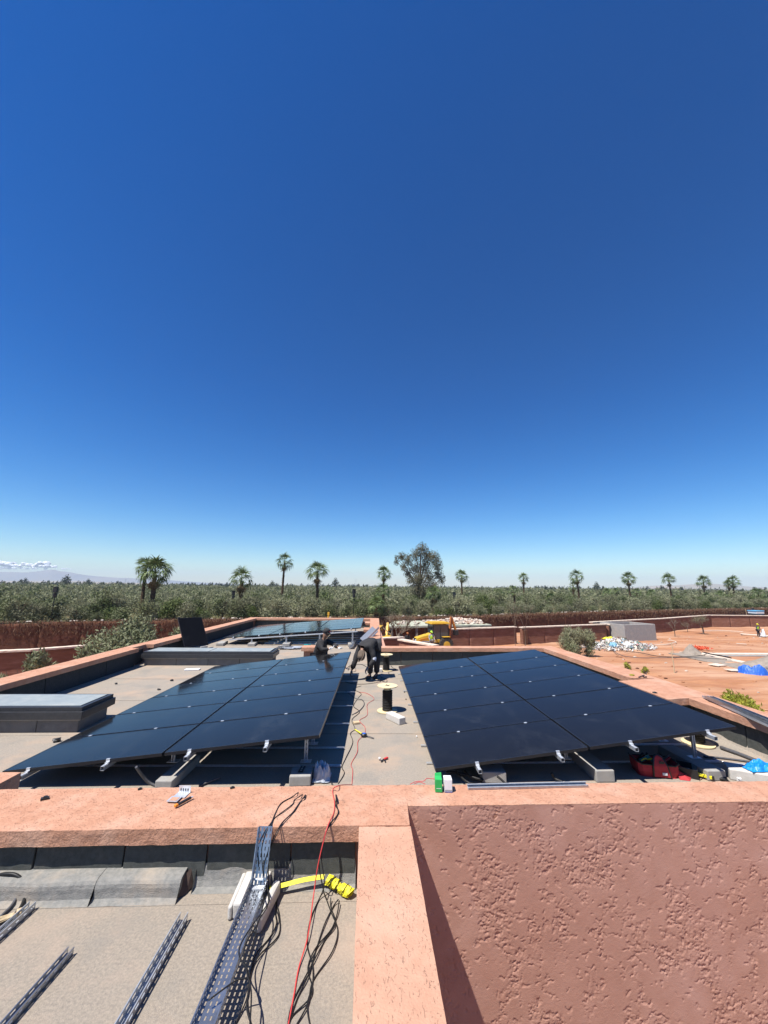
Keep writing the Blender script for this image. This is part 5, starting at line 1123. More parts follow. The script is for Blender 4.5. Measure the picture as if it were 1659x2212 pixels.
o = MB().box(-.8,.8,-.5,.5,0,q.z-1.84-GZ).build('crate_stack', WOOD, bevel=.02); o.location = (q.x,79.3,GZ); tag(o, 'stack hidden behind the blue truck on which a person stands', 'stack')

# ================================================================= THINGS ON THE ROOF
def reel(loc, label, h=.46, r=.20, rz=0, tip=False):
    t = empty('cable_reel', loc, rz, label, 'cable reel'); 
    MB().lathe([(.02,0),(r,0),(r,.014),(.02,.014)], (0,0,.002), 40).build('flange', PLY, t); f = MB().lathe([(.02,h),(r,h),(r,h+.014),(.02,h+.014)], (0,0,0), 40).build('flange', PLY, t)
    for k in range(4): a = k*1.57+.4; MB().tube([(.05*math.cos(a),.05*math.sin(a),h+.0142),(.05*math.cos(a),.05*math.sin(a),h+.019)],.011,8).build('bolt', BLACK, f)
    MB().lathe([(.03,h+.0142),(.03,h+.017),(.008,h+.017)], (0,0,0), 16).build('hub_hole', BLACK, f)
    MB().lathe([(.07,.017),(.07,h-.002)], (0,0,0), 24).build('core', PLY, t)
    m = MB(); pts_ = []; n = 26
    for k in range(n*14+1): a = 2*math.pi*k/14; z = .03+(h*.84-.03)*k/(n*14); pts_.append(((.088+.006*math.sin(k*.31))*math.cos(a), (.088+.006*math.sin(k*.31))*math.sin(a), z))
    m.tube(pts_, .0105, 5); m.build('wound_cable', CABLE, t); return t
reel((.44,8.24,.006), 'near cable reel standing upright on the walkway, black cable on pale plywood discs')
reel((.60,12.0,.006), 'far cable reel standing on the walkway by the back roof edge, behind the bending worker', h=.44, r=.19)
t = reel((5.28,6.55,.006), 'cable reel at the right edge under the high corner of the right array', h=.30, r=.22)
# loose objects
def hexbox(w, l, h, m, label, cat, name, loc, rz, flaps=None):
    t = empty(name, loc, rz, label, cat); MB().box(-w/2,w/2,-l/2,l/2,0,h).build('carton', m, t, bevel=.002); return t
t = hexbox(.065,.07,.105, GREEN, 'small open green cardboard box on the near roof edge beside a white one', 'box', 'small_box', (.705,4.075,.523), rad(-6))
m = MB(); m.add([(-.032,.035,.106),(.032,.035,.106),(.03,.05,.135),(-.03,.045,.13)], [(0,1,2,3),(3,2,1,0)]); m.add([(-.032,-.034,.106),(.032,-.034,.106),(.025,.01,.122),(-.03,.012,.12)], [(0,1,2,3),(3,2,1,0)]); m.build('flap', GREEN, t)
MB().box(-.022,.022,-.0362,-.0355,.03,.034).build('print_line', WHITE, t)
t = hexbox(.072,.09,.105, WHITE, 'white printed carton standing next to the small green box', 'box', 'small_box', (.795,4.085,.523), rad(-3))
for k in range(7): MB().box(-.03+k*.0095,-.026+k*.0095,-.0463,-.0455,.006,.02).build('print_line', BLACK, t)
MB().box(-.035,.035,-.0462,-.0455,.0,.004).build('print_line', BLUEP, t)
slotted((.99,4.105,.528),(2.16,4.125,.530),.045,.022,'steel_channel',None,STEEL,.09,.04,.007,up=(0,-.35,1)); tag(bpy.data.objects['steel_channel'], 'slotted galvanised strut lying along the near roof edge right of the two boxes', 'steel channel')
t = empty('metal_bracket', (-1.65,4.03,.524), rad(-6), 'bright metal mounting bracket lying on the near roof edge by the cutter knife', 'bracket')
t.scale = (1.1,1.1,1.1); m = MB(); m.box(-.05,.05,-.03,.06,0,.004); m.box(-.05,.05,.056,.06,.004,.05); m.box(-.055,.03,-.11,-.032,.008,.012); m.build('plate', STEELB, t)
for k in range(4): MB().box(-.035+k*.02,-.028+k*.02,.052,.0555,.012,.03).build('slot_mark', BLACK, t)
MB().box(-.04,.02,-.10,-.05,.0122,.014).build('foil_label', CAP2, t)
t = empty('cutter_knife', (-1.56,3.92,.53), rad(62), 'orange and black cutter knife lying on the near roof edge by the bracket', 'knife')
MB().box(-.075,.055,-.011,.011,0,.018).build('handle', BLACK, t, bevel=.004); MB().box(-.105,-.076,-.013,.013,0,.02).build('end_cap', ORANGE, t, bevel=.005); MB().box(.056,.075,-.008,.008,.004,.012).build('blade', STEELB, t)
for (px, s, lab) in [((293,160),.030,'small black plastic clip lying alone on the left of the near roof edge'),((935,77),.018,'tiny dark blue cap at the back lip of the near roof edge'),((1525,78),.02,'tiny black nut at the back lip of the near roof edge')]:
    q = P(d1(*px), .523); q.y = min(q.y, 4.16); o = MB().box(-s,s,-s*.6,s*.6,0,s*.5).box(-s*.4,s*.5,-s*.4,s*.4,s*.5,s*.8).build('plastic_clip', BLACK, bevel=.002); o.location = q; o.rotation_euler = (0,0,.5); tag(o, lab, 'clip')
# cable tray with its lower run
slotW = dict(pitch=.036, slot=.022)
def tray(a, b, w, h, up, name, parent, nrow=4, wrow=2, tm=None, pt_=.036):
    a = Vector(a); b = Vector(b); d = b-a; L = d.length; d.normalize(); up = Vector(up); r = d.cross(up).normalized(); u = r.cross(d).normalized(); mb = MB(); n = int(L/pt_); p = L/n
    def strip(o0, ax, wid, rows_, ph=0):
        for k in range(n):
            for j in range(rows_):
                w0 = wid*j/rows_; w1 = wid*(j+1)/rows_; m0 = w0+(w1-w0)*.36; m1 = w0+(w1-w0)*.64; s0 = k*p; s1 = s0+p*.2; s2 = s0+p*.8; s3 = s0+p
                V = [o0+d*s+ax*x for s in (s0,s1,s2,s3) for x in (w0,m0,m1,w1)]
                mb.add(V, [(i*4+jj, i*4+jj+1, (i+1)*4+jj+1, (i+1)*4+jj) for i in range(3) for jj in range(3) if (i, jj) != (1,1)])
    strip(a-r*w/2, r, w, nrow); strip(a-r*w/2, u, h, wrow); strip(a+r*w/2, u, h, wrow)
    for sx in (-1, 1): mb.bar(a+r*sx*w/2+u*(h+.002), b+r*sx*w/2+u*(h+.002), .006, .004, up=u)
    o = mb.build(name, tm or TRAYM, parent); s = o.modifiers.new('thickness', 'SOLIDIFY'); s.thickness = .0016; return o
t = empty('cable_tray', (-.78,3.4,ZR), 0, 'perforated galvanised cable tray climbing over the roof edge at lower centre', 'cable tray'); Mt = Matrix.Translation((.78,-3.4,-ZR))
for o in (tray((-.79,1.9,.205),(-.762,3.395,.215),.118,.042,(0,0,1),'lower_run',t), tray((-.762,3.400,.212),(-.757,3.513,.545),.104,.038,(0,-1,.3),'upright_run',t)): o.matrix_parent_inverse = Mt
o = MB().tube([(-.79,3.405,.255),(-.735,3.405,.255)],.006,8).box(-.81,-.71,3.36,3.398,.2165,.2185).build('joint_plate', STEELB, t); o.matrix_parent_inverse = Mt
o = MB().box(-.935,-.905,3.28,3.62,0,.085).box(-.905,-.71,3.29,3.62,0,.095).build('white_block', CONCW, bevel=.012); o.location = (0,-.03,ZR+.004); o.rotation_euler = (0,0,0); tag(o, 'white block lying under the cable tray on its left side', 'concrete block')
m = MB(); m.box(-.028,.028,-.2,.16,0,.10); o = m.build('white_block', CONCW, bevel=.022); o.location = (-.665,3.33,ZR+.004); o.rotation_euler = (0,0,rad(-9)); tag(o, 'pale rounded stone block wedged along the right side of the cable tray', 'concrete block')
# loose slotted struts on the front roof
for (a, b, w, lab) in [((-2.365,3.40),(-2.43,2.2),.045,'short slotted strut at the left photo edge on the front roof'),((-1.83,3.03),(-1.90,1.9),.036,'dark slotted strut, the middle one on the front roof'),((-1.235,3.265),(-1.255,1.9),.05,'bright slotted strut on the front roof nearest the cable tray')]:
    tag(tray((a[0],a[1],ZR+.008),(b[0],b[1],ZR+.008),w,w*.85,(0,0,1),'steel_strut',None,1,1,STEEL if w > .04 else TRAYM,.055), lab, 'steel strut')
# yellow strap and roll
t = empty('yellow_strap', (-.25,3.5,ZR), 0, 'bright yellow lifting strap stretched from the tray and bundled at its right end', 'strap'); IM = Matrix.Translation((.25,-3.5,-ZR))
m = MB(); pth = smooth_path([(-.70,3.44,.17),(-.60,3.475,.165),(-.45,3.505,.178),(-.29,3.525,.185)], 5)
V = []
for i, p in enumerate(pth): V += [p+Vector((0,-.012,-.006)), p+Vector((0,.014,.010))]
m.add(V, [(2*i,2*i+2,2*i+3,2*i+1) for i in range(len(pth)-1)]); o = m.build('band', YEL, t); o.matrix_parent_inverse = IM; s = o.modifiers.new('thickness','SOLIDIFY'); s.thickness = .003
m = MB(); r_ = random.Random(4)
for k in range(15):
    f = k/14; c0 = Vector((-.265+.175*f, 3.55-.115*f, .15-.015*f)); rad_ = .034 if k not in (6,7,8) else .022; dirn = Vector((.83,-.55,0)); ang = r_.uniform(-.5,.5); pts_ = []
    for j in range(13):
        a = 2*math.pi*j/12; pts_.append(c0+Vector((.55,.83,0))*math.cos(a)*rad_*r_.uniform(.8,1.25)+Vector((0,0,1))*math.sin(a)*rad_*r_.uniform(.75,1.1)+dirn*math.sin(a+ang)*.018)
    V = []
    for p in pts_: V += [p-dirn*.010, p+dirn*.011]
    m.add(V, [(2*i,2*i+2,2*i+3,2*i+1) for i in range(12)])
o = m.build('bundle', YEL, t); o.matrix_parent_inverse = IM; s = o.modifiers.new('thickness','SOLIDIFY'); s.thickness = .003
for k in (3, 7, 11):
    f = k/14; c0 = Vector((-.265+.175*f, 3.55-.115*f, .15-.015*f)); pts_ = [c0+Vector((.5,.83,0))*math.cos(2*math.pi*j/10)*.041+Vector((0,0,1))*math.sin(2*math.pi*j/10)*.040+Vector((.83,-.55,0))*.02*math.sin(2*math.pi*j/10) for j in range(11)]
    o = MB().tube(pts_, .0025, 4).build('tie_cord', CABLE, t); o.matrix_parent_inverse = IM
# cables
def cable(pts3, r, m, label, n=6, name='cable', cat='cable', grp=None, side=6): return tag(MB().tube(smooth_path(pts3, n), r, side).build(name, m, smooth=True), label, cat, grp)
def fl(cv, L, z=ZR, r=.004): return [P(cv(*p), z+r+.001+.010*(0.5+.5*math.sin(i*2.7+len(L)))) for i, p in enumerate(L)]
def on(cv, p, z): return P(cv(*p), z)
def yv(cv, p, Y): return PY(cv(*p), Y)
CR = .0042; top = .526
cabs = [
 (CABLE, [on(f2,(1010,-150),.30),on(f2,(905,-95),top),on(f2,(830,-40),top),on(f2,(690,40),top),on(f2,(620,150),top),on(f2,(560,290),top+.01),yv(f2,(480,400),3.50),yv(f2,(395,600),3.48),yv(f2,(390,820),3.44),yv(f2,(430,1100),3.42)]+fl(d5,[(560,420),(520,560),(440,700),(440,830),(470,950),(450,1100),(485,1230)],.25), 'black cable from under the left array down into the tray, leftmost strand'),
 (CABLE, [on(f2,(1030,-150),.30),on(f2,(960,-70),top),on(f2,(860,0),top),on(f2,(830,60),top),on(f2,(600,240),top),on(f2,(550,330),top+.01),yv(f2,(490,430),3.5),yv(f2,(435,640),3.47),yv(f2,(450,930),3.43),yv(f2,(500,1150),3.42)]+fl(d5,[(590,430),(530,540),(500,660),(450,850),(480,1000),(470,1240)],.25), 'black cable from under the left array down into the tray, second strand'),
 (CABLE, [on(f2,(1060,-130),.35),on(f2,(1000,-60),top),on(f2,(930,30),top),on(f2,(830,170),top),on(f2,(700,295),top+.008),yv(f2,(600,470),3.49),yv(f2,(510,690),3.46),yv(f2,(450,900),3.42),yv(f2,(480,1080),3.40)]+fl(d5,[(600,390),(560,470),(440,640),(400,760),(470,900),(380,930),(200,1060)],.25), 'black cable crossing the tray diagonally, third strand'),
 (CABLE, [on(f2,(1080,-130),.35),on(f2,(1010,-50),top),on(f2,(945,10),top),on(f2,(870,130),top),on(f2,(720,280),top+.008),yv(f2,(640,430),3.49),yv(f2,(560,600),3.47),yv(f2,(520,760),3.46)]+[P(d5(600,400),ZR+.02)]+fl(d5,[(640,420),(665,520),(655,640),(530,770),(480,880),(450,1050),(370,1230)]), 'black cable curling over the felt right of the tray'),
 (CABLE, [on(f2,(1330,-250),.1),on(f2,(1400,-60),top),on(f2,(1395,60),top),on(f2,(1440,150),top),on(f2,(1390,240),top+.004),on(f2,(1310,330),top+.012),yv(f2,(1230,560),3.47),yv(f2,(1180,830),3.44),yv(f2,(1240,1180),3.40)]+fl(d5,[(960,370),(1000,480),(1045,600),(1010,740),(885,930),(850,1080),(770,1230)]), 'black cable looping right of the red one then running to the bottom edge'),
 (CABLE, [on(f2,(1345,-250),.1),on(f2,(1410,-60),top),on(f2,(1410,50),top),on(f2,(1430,170),top),on(f2,(1350,290),top+.008),yv(f2,(1250,480),3.48),yv(f2,(1215,760),3.45),yv(f2,(1250,1040),3.42)]+fl(d5,[(945,350),(870,520),(845,690),(880,830),(880,960),(845,1090),(865,1230)]), 'thin black cable crossing the red one at the yellow strap'),
 (CABLE, [P(d5(1050,400),ZR+.03)]+fl(d5,[(1020,440),(960,560),(900,740),(850,900),(780,1050),(715,1230)]), 'black cable from under the yellow bundle to the bottom, left strand'),
 (CABLE, [P(d5(1055,410),ZR+.03)]+fl(d5,[(1040,500),(1000,600),(900,720),(850,850),(880,980),(850,1060),(750,1160),(700,1260)]), 'black cable from under the yellow bundle to the bottom, right strand'),
 (CABLE, [P(d5(1000,390),ZR+.03)]+fl(d5,[(1000,450),(1030,560),(960,670),(890,800),(760,1050),(720,1200)]), 'black cable swinging wide right of the crossing on the front roof'),
 (CABLE, fl(d5,[(650,390),(640,500),(645,560),(600,650),(510,760),(480,870),(455,1060),(480,1240)]), 'short black cable arc just right of the pale wedged block'),
 (REDC, [on(c5,(640,895),.01),on(c5,(560,900),top),on(c5,(515,930),top),on(f2,(1385,40),top),on(f2,(1370,180),top),on(f2,(1300,330),top+.015),yv(f2,(1230,580),3.46),yv(f2,(1160,900),3.42),yv(f2,(1110,1250),3.36)]+[P(d5(850,640),ZR+.03)]+fl(d5,[(790,850),(760,1020),(715,1250)]), 'long red cable hanging over the near roof edge down the front roof'),
]
for m_, p_, lab in cabs: cable(p_, CR, m_, lab)
def roofl(L, z=.006, cv=c5): return [P(cv(*p), z+.003+.004*(i % 2)) for i, p in enumerate(L)]
cable(roofl([(640,893),(645,800),(635,760),(675,680),(680,610),(720,565),(725,520),(690,475),(740,440),(740,370),(785,335),(740,300),(690,290)]), .004, REDC, 'thin red cable winding along the walkway floor beside the left array')
cable(roofl([(550,890),(590,820),(575,780),(600,720),(645,620),(630,560),(660,530),(640,470),(690,420),(650,380),(680,330),(700,300),(650,270),(700,250)]), .005, CABLE, 'wavy black cable along the shadow edge of the left array')
cable(roofl([(640,440),(690,410),(720,370),(705,340),(660,330),(600,280)]), .008, RUBBER, 'thick grey hose curving out of the left array shadow')
cable(roofl([(570,215),(640,235),(720,238),(800,228),(830,215),(825,180),(790,195),(860,225),(865,205),(830,195)]), .006, CABLE, 'black cable in a flat loop at the feet of the bending worker')
cable(roofl([(610,130),(640,112),(700,110),(735,125)]), .007, CABLE, 'short dark cable above the left array shadow near the bending worker')
cable(roofl([(615,150),(625,125),(655,120),(665,150),(640,160)]), .005, CABLE, 'little coil of cable beside the bending workers left hand')
cable([P(c5(885,100),.10)]+roofl([(905,130),(930,142),(890,150),(880,170),(905,178)]), .006, CABLE, 'loose cable end trailing from the far cable reel')
cable([on(d2,(1020,146),top),on(d2,(1060,128),top+.01),on(d2,(1110,125),top+.02),on(d2,(1130,108),top+.03),on(d2,(1180,112),top+.02)], .003, REDC, 'short red wire curl behind the small green box')
cable([on(d2,(1120,145),top),on(d2,(1080,132),top+.01),on(d2,(1045,145),top)], .003, REDC, 'second short red wire end left of the green box')
for k, L in enumerate([[(1255,68),(1330,72),(1400,90),(1480,108),(1560,110),(1590,92),(1580,120),(1560,135)],[(1320,62),(1350,95),(1400,135),(1450,145)],[(1375,60),(1420,95),(1500,120)],[(1590,95),(1620,120),(1650,150)]]):
    cable([P(d2(*p), .10-.015*i) for i, p in enumerate(L)], .013, CABLE, ['black corrugated hose looping under the low edge of the right array','second black hose crossing the block below the right array','third short black hose end below the right array','black hose end rising from the roof edge below the right array'][k], side=8, cat='hose', name='hose')
cable([P(d3(278,395),.10),P(d3(300,430),.04),P(d3(350,452),.03)], .014, CABLE, 'short thick black pipe end sticking out under the right array', name='hose', cat='hose', side=8)
cable([P(c4(890,780),.30),P(c4(925,830),.18),P(c4(970,880),.08),P(c4(1030,908),.03)], .016, RUBBER, 'grey bent hose hanging under the near edge of the left array', name='hose', cat='hose', side=8)
cable([P(c4(1300,905),.02),P(c4(1380,870),.03),P(c4(1440,850),.04)], .012, RUBBER, 'grey hose end on the felt right of the middle ballast block', name='hose', cat='hose', side=8)
cable([P(d4(*p), z) for p, z in (((-60,95),.2),((20,70),.24),((100,75),.24),((150,120),.2),((165,200),.14),((140,280),.12),((90,340),.115),((0,430),.113))], .012, CABLE, 'black corrugated hose looping at the lower left photo edge', name='hose', cat='hose', side=8)
cable([P(d4(*p), z) for p, z in (((-60,120),.2),((60,75),.23),((120,110),.2),((120,180),.15),((80,270),.12),((0,350),.113))], .010, RUBBER, 'thinner grey hose inside the black loop at the lower left', name='hose', cat='hose', side=8)
# straw brush
t = empty('straw_brush', P(d4(50,370), ZR+.004), rad(35), 'pale straw brush head lying at the lower left beneath the hoses', 'brush'); m = MB()
for k in range(60): a = random.uniform(-.35,.35); m.bar((.05,random.uniform(-.02,.02),.02),(-.13*random.uniform(.8,1.1),-.13*math.sin(a),random.uniform(0,.03)),.004,.003)
m.build('bristles', STRAW, t); MB().box(.04,.07,-.03,.03,.0,.035).build('binding', WOOD, t, bevel=.006)
# walkway bits
t = empty('tape_measure', P(c5(718,580), .006), rad(0), 'black tape measure with its yellow blade pulled out, on the walkway', 'tape measure')
MB().lathe([(.01,0),(.045,0),(.05,.012),(.05,.035),(.04,.045),(.01,.045)], (0,0,0), 20).build('case', BLACK, t); MB().lathe([(.005,.0455),(.028,.0455),(.026,.049),(.005,.049)], (0,0,0), 16).build('blue_label', BLUEP, t)
MB().bar((-.03,.02,.03),(-.155,.29,.012),.022,.002).build('blade', YEL, t); MB().bar((.04,-.02,.02),(.16,-.10,.008),.018,.006).build('strap', RUBBER, t)
o = MB().box(-.055,.055,-.04,.04,0,.035).build('wood_offcut', WOOD, bevel=.006); o.location = P(c5(670,497), .006); o.rotation_euler = (0,0,.3); tag(o, 'small pale wood offcut by the cables on the walkway', 'wood block')
t = empty('pliers', P(c5(850,735), .01), rad(35), 'red-handled pliers with black jaws dropped on the walkway', 'pliers')
MB().bar((0,0,.012),(.075,.012,.012),.03,.022).build('handle', REDP, t, bevel=.006); MB().bar((0,-.01,.01),(-.03,-.07,.008),.016,.01).build('jaw', BLACK, t); MB().bar((0,.008,.01),(-.075,-.03,.008),.014,.01).build('jaw', BLACK, t); MB().ball((-.045,.045,.018),.018,8,jit=.2).build('white_tip', WHITE, t)
for k, (px, s, lab) in enumerate([((983,293),.016,'tiny dark screw cap near the right array, upper one'),((993,340),.014,'tiny dark screw cap near the right array, lower one'),((1063,583),.013,'tiny white plug beside the edge of the right array')]):
    o = MB().ball((0,0,s*.6), s, 6, jit=.25).build('bottle_cap', WHITE if k == 2 else BLACK); o.location = P(c5(*px), .005); tag(o, lab, 'cap')
for k, (px, s, lab) in enumerate([((758,238),.03,'small dark clod on the roof left of the array, the farthest left of four'),((1123,217),.035,'dark clod on the left roof above the others'),((1037,277),.035,'dark clod on the left roof closest to the array edge'),((370,613),.05,'dark twisted scrap beside the near corner of the left skylight')]):
    o = MB().ball((0,0,s*.4), s, 7, sq=(1.2,1,.6), jit=.35).build('scrap', BLACK); o.location = P(c4(*px), .005); tag(o, lab, 'scrap')
o = MB().box(-.2,.2,-.09,.09,0,.03).build('white_tile', WHITE, bevel=.006); o.location = P(c4(1257,146), .006); o.rotation_euler = (0,0,.15); tag(o, 'flat white tile lying on the roof before the far skylight', 'tile')
cable([P(e4(480,730),.01),P(e4(560,728),.012),P(e4(620,728),.012)], .014, COPE, 'pale short tube on the roof beside the far cable reel', name='pipe', cat='pipe')
cable([P(c5(985,293-190),.01),P(c5(1040,104),.012)], .014, PLY, 'short pale dowel near the far corner of the right array', name='pipe', cat='pipe')
# slotted plate on near ballast block; plastic bottle bag
o = MB().box(-.03,.03,-.085,.085,0,.006).build('slotted_plate', BLACK, bevel=.001); o.location = (-.78,5.50,.125); o.rotation_euler = (0,0,rad(-4)); tag(o, 'black slotted plate lying on the ballast block by the walkway', 'plate')
for k in range(3): MB().box(-.007,.007,-.06+k*.05,-.035+k*.05,.0062,.0085).build('slot_mark', CONCW, o)
o = crumple('plastic_bag', (-.53,5.52,.01), .11, .13, .20, PLASTC, 'crumpled clear plastic bag in the shadow beside the ballast block', 'plastic bag', 5, 14, 3)
# far roof bits: tangled strap, drill, channels, leaning beam
n = 0; r_ = random.Random(12)
t = empty('tangled_straps', P(e2(720,425), .01), 0, 'tangle of grey straps and plastic lying on the roof before the far array', 'straps')
for k in range(9):
    p_ = [Vector((r_.uniform(-.55,.5), r_.uniform(-.25,.25), r_.uniform(.01,.09))) for _ in range(5)]; MB().tube(smooth_path(p_, 5), .018, 5).build('strap', PLASTC if k % 2 else RUBBER, t)
t = empty('cordless_drill', P(e2(840,440), .01), rad(20), 'teal cordless drill standing upright on the far roof near the straps', 'drill')
MB().box(-.06,.06,-.04,.04,0,.05).build('battery', BLACK, t, bevel=.008); MB().box(-.025,.03,-.02,.02,.05,.17).build('handle', TEAL, t, bevel=.01); MB().tube([(-.09,0,.2),(.07,0,.2)],.035,10).build('motor_housing', TEAL, t); MB().tube([(.07,0,.2),(.14,0,.2)],.015,8).build('chuck', BLACK, t)
t = empty('cordless_drill', P(e2(868,438), .01), rad(80), 'second teal tool lying right of the upright drill on the far roof', 'drill')
MB().box(-.05,.05,-.04,.04,0,.05).build('battery', BLACK, t, bevel=.008); MB().box(-.02,.03,-.02,.02,.05,.16).build('handle', BLACK, t, bevel=.01); MB().tube([(-.08,0,.2),(.08,0,.2)],.03,10).build('motor_housing', TEAL, t)
q0 = P(e2(1195,430), .02); q1 = P(e2(1222,365), .12)
for k in range(3):
    a = Vector((q0.x+.05*k, q0.y+.15, .03+.03*k)); b = Vector((q1.x+.07*k, q1.y+.3, .16+.02*k)); slotted(a, b, .05, .035, 'steel_channel', None, STEEL, .12, .05, .013); tag(list(COL.objects)[-1], ['left','middle','right'][k]+' one of three bright steel channels lying between the two workers', 'steel channel')
a = Vector((-.04,16.8,.18)); a = PY(e2(1305,362), 15.2); b = PY(e2(1405,262), 15.9)
o = MB(); d_ = (b-a).normalized(); o.bar(a, b, .30, .012, up=Vector((.3,-.7,.6))); o = o.build('steel_beam', STEEL); tag(o, 'broad galvanised steel sheet channel leaning on the right roof edge behind the bending worker', 'steel beam')
o2 = MB().bar(a+Vector((.14,.03,.05)), b+Vector((.14,.03,.05)), .012, .09).build('side_flange', STEEL, o)
# right-hand corner: tools, pipes, bag
t = empty('tool_bag', (3.86,5.60,.006), rad(-12), 'open red tool bag with tall handle, on the roof under the right array', 'tool bag')
t.scale = (.80,.80,.72); m = MB(); prof = [(-.30,.16),(-.24,.19),(.24,.19),(.30,.16),(.30,-.16),(.24,-.19),(-.24,-.19),(-.30,-.16)]
nb = len(prof); V = [(x*.92,y*.9,0) for x, y in prof]+[(x,y,.09) for x, y in prof]+[(x*1.02,y*1.0,.20+(.03 if abs(x)>.25 else 0)) for x, y in prof]+[(x*.93,y*.88,.20) for x, y in prof]+[(x*.88,y*.8,.06) for x, y in prof]
F = [tuple(range(nb-1,-1,-1)), tuple(range(4*nb, 5*nb))]
for k in range(4): F += [(k*nb+(i+1)%nb, k*nb+i, (k+1)*nb+i, (k+1)*nb+(i+1)%nb) for i in range(nb)]
m.add(V, F); m.build('bag_body', REDF, t, bevel=.012)
m = MB(); m.tube([(x*1.03,y*1.02,.205+(.03 if abs(x)>.25 else 0)) for x, y in prof+prof[:1]], .013, 6); m.build('rim_trim', BLACK, t)
m = MB(); hp = [(-.09,-.20,.02),(-.085,-.205,.20),(-.05,-.17,.33),(.0,-.15,.36),(.06,-.17,.33),(.12,-.205,.20),(.16,-.20,.02)]
m.add([(x,y-.012,z) for x, y, z in hp]+[(x,y+.012,z) for x, y, z in hp], [(0,1,5,6),(1,2,4,5),(2,3,4),(13,12,8,7),(12,11,9,8),(11,10,9)]+[(i,i+7,i+8,i+1) for i in range(6)]); m.build('front_pocket', REDF, t)
MB().tube(smooth_path(hp, 4), .016, 6).build('handle_trim', BLACK, t); MB().box(.0,.07,-.222,-.214,.24,.28).build('opening', BLACK, t); MB().box(.03,.10,-.226,-.219,.06,.10).build('white_patch', WHITE, t)
m = MB(); m.tube([(-.2,.0,.18),(-.05,.05,.24),(.0,-.02,.20)],.03,8); m.build('teal_tool', TEAL, t)
MB().tube(smooth_path([(-.22,-.1,.22),(-.15,-.08,.26),(-.1,-.05,.23),(-.05,-.09,.27)],4),.011,6).build('yellow_cord', YEL, t)
for k, (x, y, a, mm_) in enumerate([(.1,.05,.6,BLACK),(.18,-.03,-.4,REDP),(-.05,.1,1.2,BLACK),(.22,.08,.3,RUBBER),(-.15,.08,-.9,BLACK)]): MB().bar((x-.1*math.cos(a),y,.15),(x+.1*math.cos(a),y+.05,.27),.03,.025,0).build('tool_handle', mm_, t, bevel=.006)
m = MB(); m.add([(.28,-.2,.0),(.42,-.22,.0),(.50,-.1,.01),(.33,.0,.015),(.30,-.1,.12),(.38,-.12,.07)], [(0,1,5,4),(1,2,5),(2,3,4,5),(0,4,3)]); m.build('side_flap', REDF, t)
t = empty('tool_tray', (4.17,5.62,.006), rad(-38), 'open black plastic tool tray with scattered tools right of the red bag', 'tool tray')
m = MB(); m.box(-.24,.24,-.12,.12,0,.012); m.box(-.24,.24,-.12,-.11,.0125,.11); m.box(-.24,.24,.11,.12,.0125,.11); m.box(-.24,-.23,-.1095,.1095,.0125,.11); m.box(.23,.24,-.1095,.1095,.0125,.11); m.box(-.01,.0,-.1095,.1095,.0125,.09); m.build('tray', BLACK, t, bevel=.003)
for k in range(14): MB().bar((random.uniform(-.2,.2),random.uniform(-.08,.08),random.uniform(.02,.09)),(random.uniform(-.2,.2),random.uniform(-.08,.08),random.uniform(.02,.12)),.018,.014).build('tool', random.choice([BLACK,STEELB,REDP,RUBBER,PLY,BLACK]), t)
MB().ball((-.02,-.03,.12),.028,8).build('red_cap', REDP, t)
t = empty('yellow_level', (4.37,5.42,.01), rad(-48), 'yellow spirit level end beside the black tool tray', 'spirit level'); MB().box(-.12,.10,-.018,.018,.02,.055).build('body', YEL, t, bevel=.004); MB().box(.1005,.12,-.018,.018,.02,.055).build('end_cap', BLACK, t)
cable([P(e1(930,1330),.1),P(e1(990,1320),.12),P(e1(975,1370),.06),P(e1(940,1390),.02)], .004, CABLE, 'black wire loop by the yellow spirit level')
o = MB().ball((0,0,.02),.045,8,sq=(1.3,.8,.6),jit=.15).build('safety_glasses', BLACK); o.location = (4.60,5.36,.005); tag(o, 'small black sponge at the foot of the long ballast block on the right', 'sponge')
o = MB().ball((0,0,.02),.04,8,jit=.25).build('paper_ball', WHITE); o.location = (4.80,5.36,.005); tag(o, 'white crumpled paper right of the long ballast block', 'paper')
cable([P(e1(1165,1045),.03),P(e1(1400,1130),.03),P(e1(1900,1330),.03)], .026, RUBBER, 'thick dark pipe lying along the foot of the right roof edge', name='pipe', cat='pipe', side=10)
cable([P(e1(985,1140),.02),P(e1(1250,1165),.02),P(e1(1750,1235),.02)], .014, RUBBER, 'thin grey conduit left of the thick pipe at the right edge', name='pipe', cat='pipe', side=8)
cable([P(e1(1080,1160),.016),P(e1(1240,1205),.016),P(e1(1600,1235),.016)], .009, STEELB, 'bright thin rod beside the grey conduit at the right edge', name='rod', cat='rod')
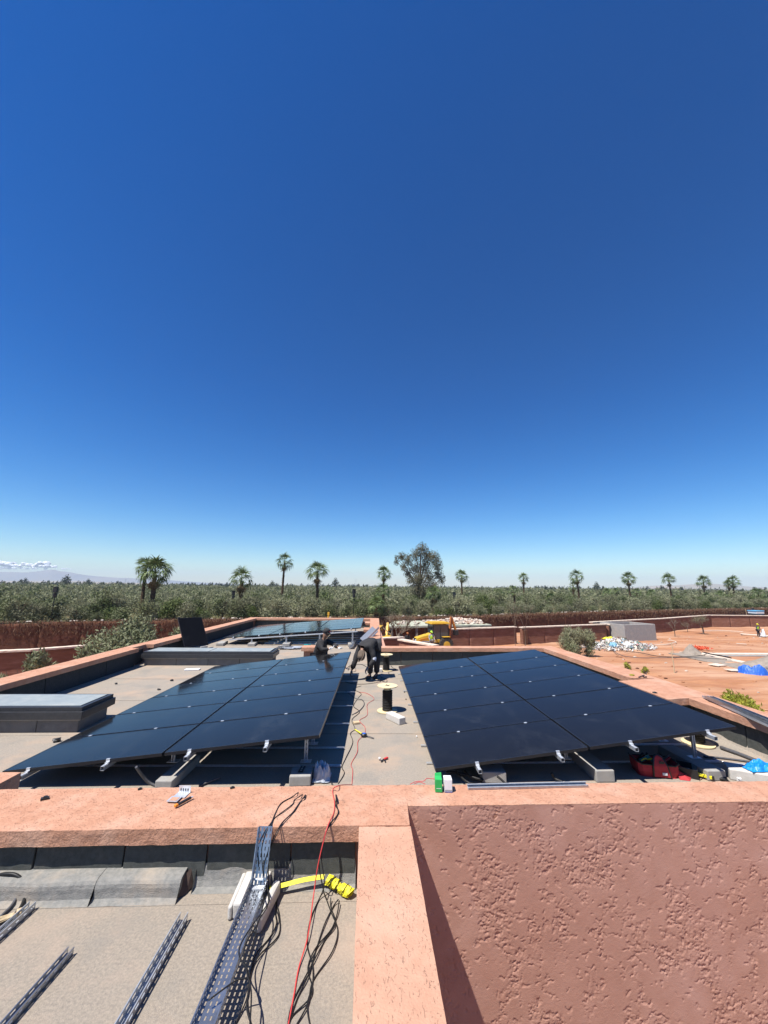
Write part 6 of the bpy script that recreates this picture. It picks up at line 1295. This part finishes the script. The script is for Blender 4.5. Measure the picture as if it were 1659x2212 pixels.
t = empty('hand_saw', P(e1(1290,1230), .01), rad(8), 'black folding pruning saw lying near the right roof corner', 'saw'); MB().box(-.1,.02,-.012,.012,0,.02).build('handle', BLACK, t, bevel=.005); MB().box(.021,.13,-.010,.006,.006,.010).build('blade', RUBBER, t)
o = crumple('blue_bag', (0,0,0), .19, .10, .09, BLUEB, 'bright blue plastic bag on the pale block at the right edge', 'plastic bag', 2, 16, 3); o.location = (5.10,5.36,.135)
# long black-grey tray lengths on the right parapet
for k in range(3):
    a = P(e1(1000+25*k,520+2*k), .54+.022*k); b = P(e1(1800+25*k,880-18*k), .54+.022*k)
    slotted(a, b, .09, .03, 'cable_tray_length', None, TRAYM if k else STEEL, .05, .03, .014, up=(0,0,1)); tag(list(COL.objects)[-1], ['lowest','middle','top'][k]+' of the nested dark cable tray lengths lying on the right roof edge', 'cable tray')
t = empty('small_clamp', P(e1(345,312), .524), rad(20), 'little black F-clamp lying on the right roof edge far from the trays', 'clamp'); MB().bar((-.12,0,.012),(.12,.04,.03),.02,.014).build('bar', BLACK, t); MB().box(.0,.09,-.04,-.015,0,.02).build('jaw', BLACK, t); MB().bar((.03,-.03,.01),(.04,.03,.02),.016,.016).build('arm', BLACK, t)
o = MB().ball((0,0,.01),.028,7,sq=(1.4,1,.5),jit=.3).build('leaf_scrap', BLACK); o.location = P(e1(475,475), .524); tag(o, 'small dark leaf on the wide block of the right roof edge', 'leaf')
o = MB().ball((0,0,.01),.04,7,sq=(1.4,1,.4),jit=.3).build('moss_tuft', YSHRUB); o.location = P(e1(235,290), .524); tag(o, 'small mossy tuft on the right roof edge near the little clamp', 'moss')
# tiny aeroplane speck is left out; air haze over the plain
hz = bpy.data.materials.new('haze'); hz.use_nodes = True; nt = hz.node_tree; nt.nodes.clear(); o_ = nt.nodes.new('ShaderNodeOutputMaterial'); v_ = nt.nodes.new('ShaderNodeVolumePrincipled')
v_.inputs['Color'].default_value = (.76,.88,1,1); v_.inputs['Density'].default_value = 1.5e-4; v_.inputs['Anisotropy'].default_value = .0; nt.links.new(v_.outputs[0], o_.inputs['Volume'])
tag(MB().box(-7800,7800,-7800,7800,GZ-7,240).build('haze', hz), 'thin blue air haze over the whole plain', 'haze', kind='stuff')
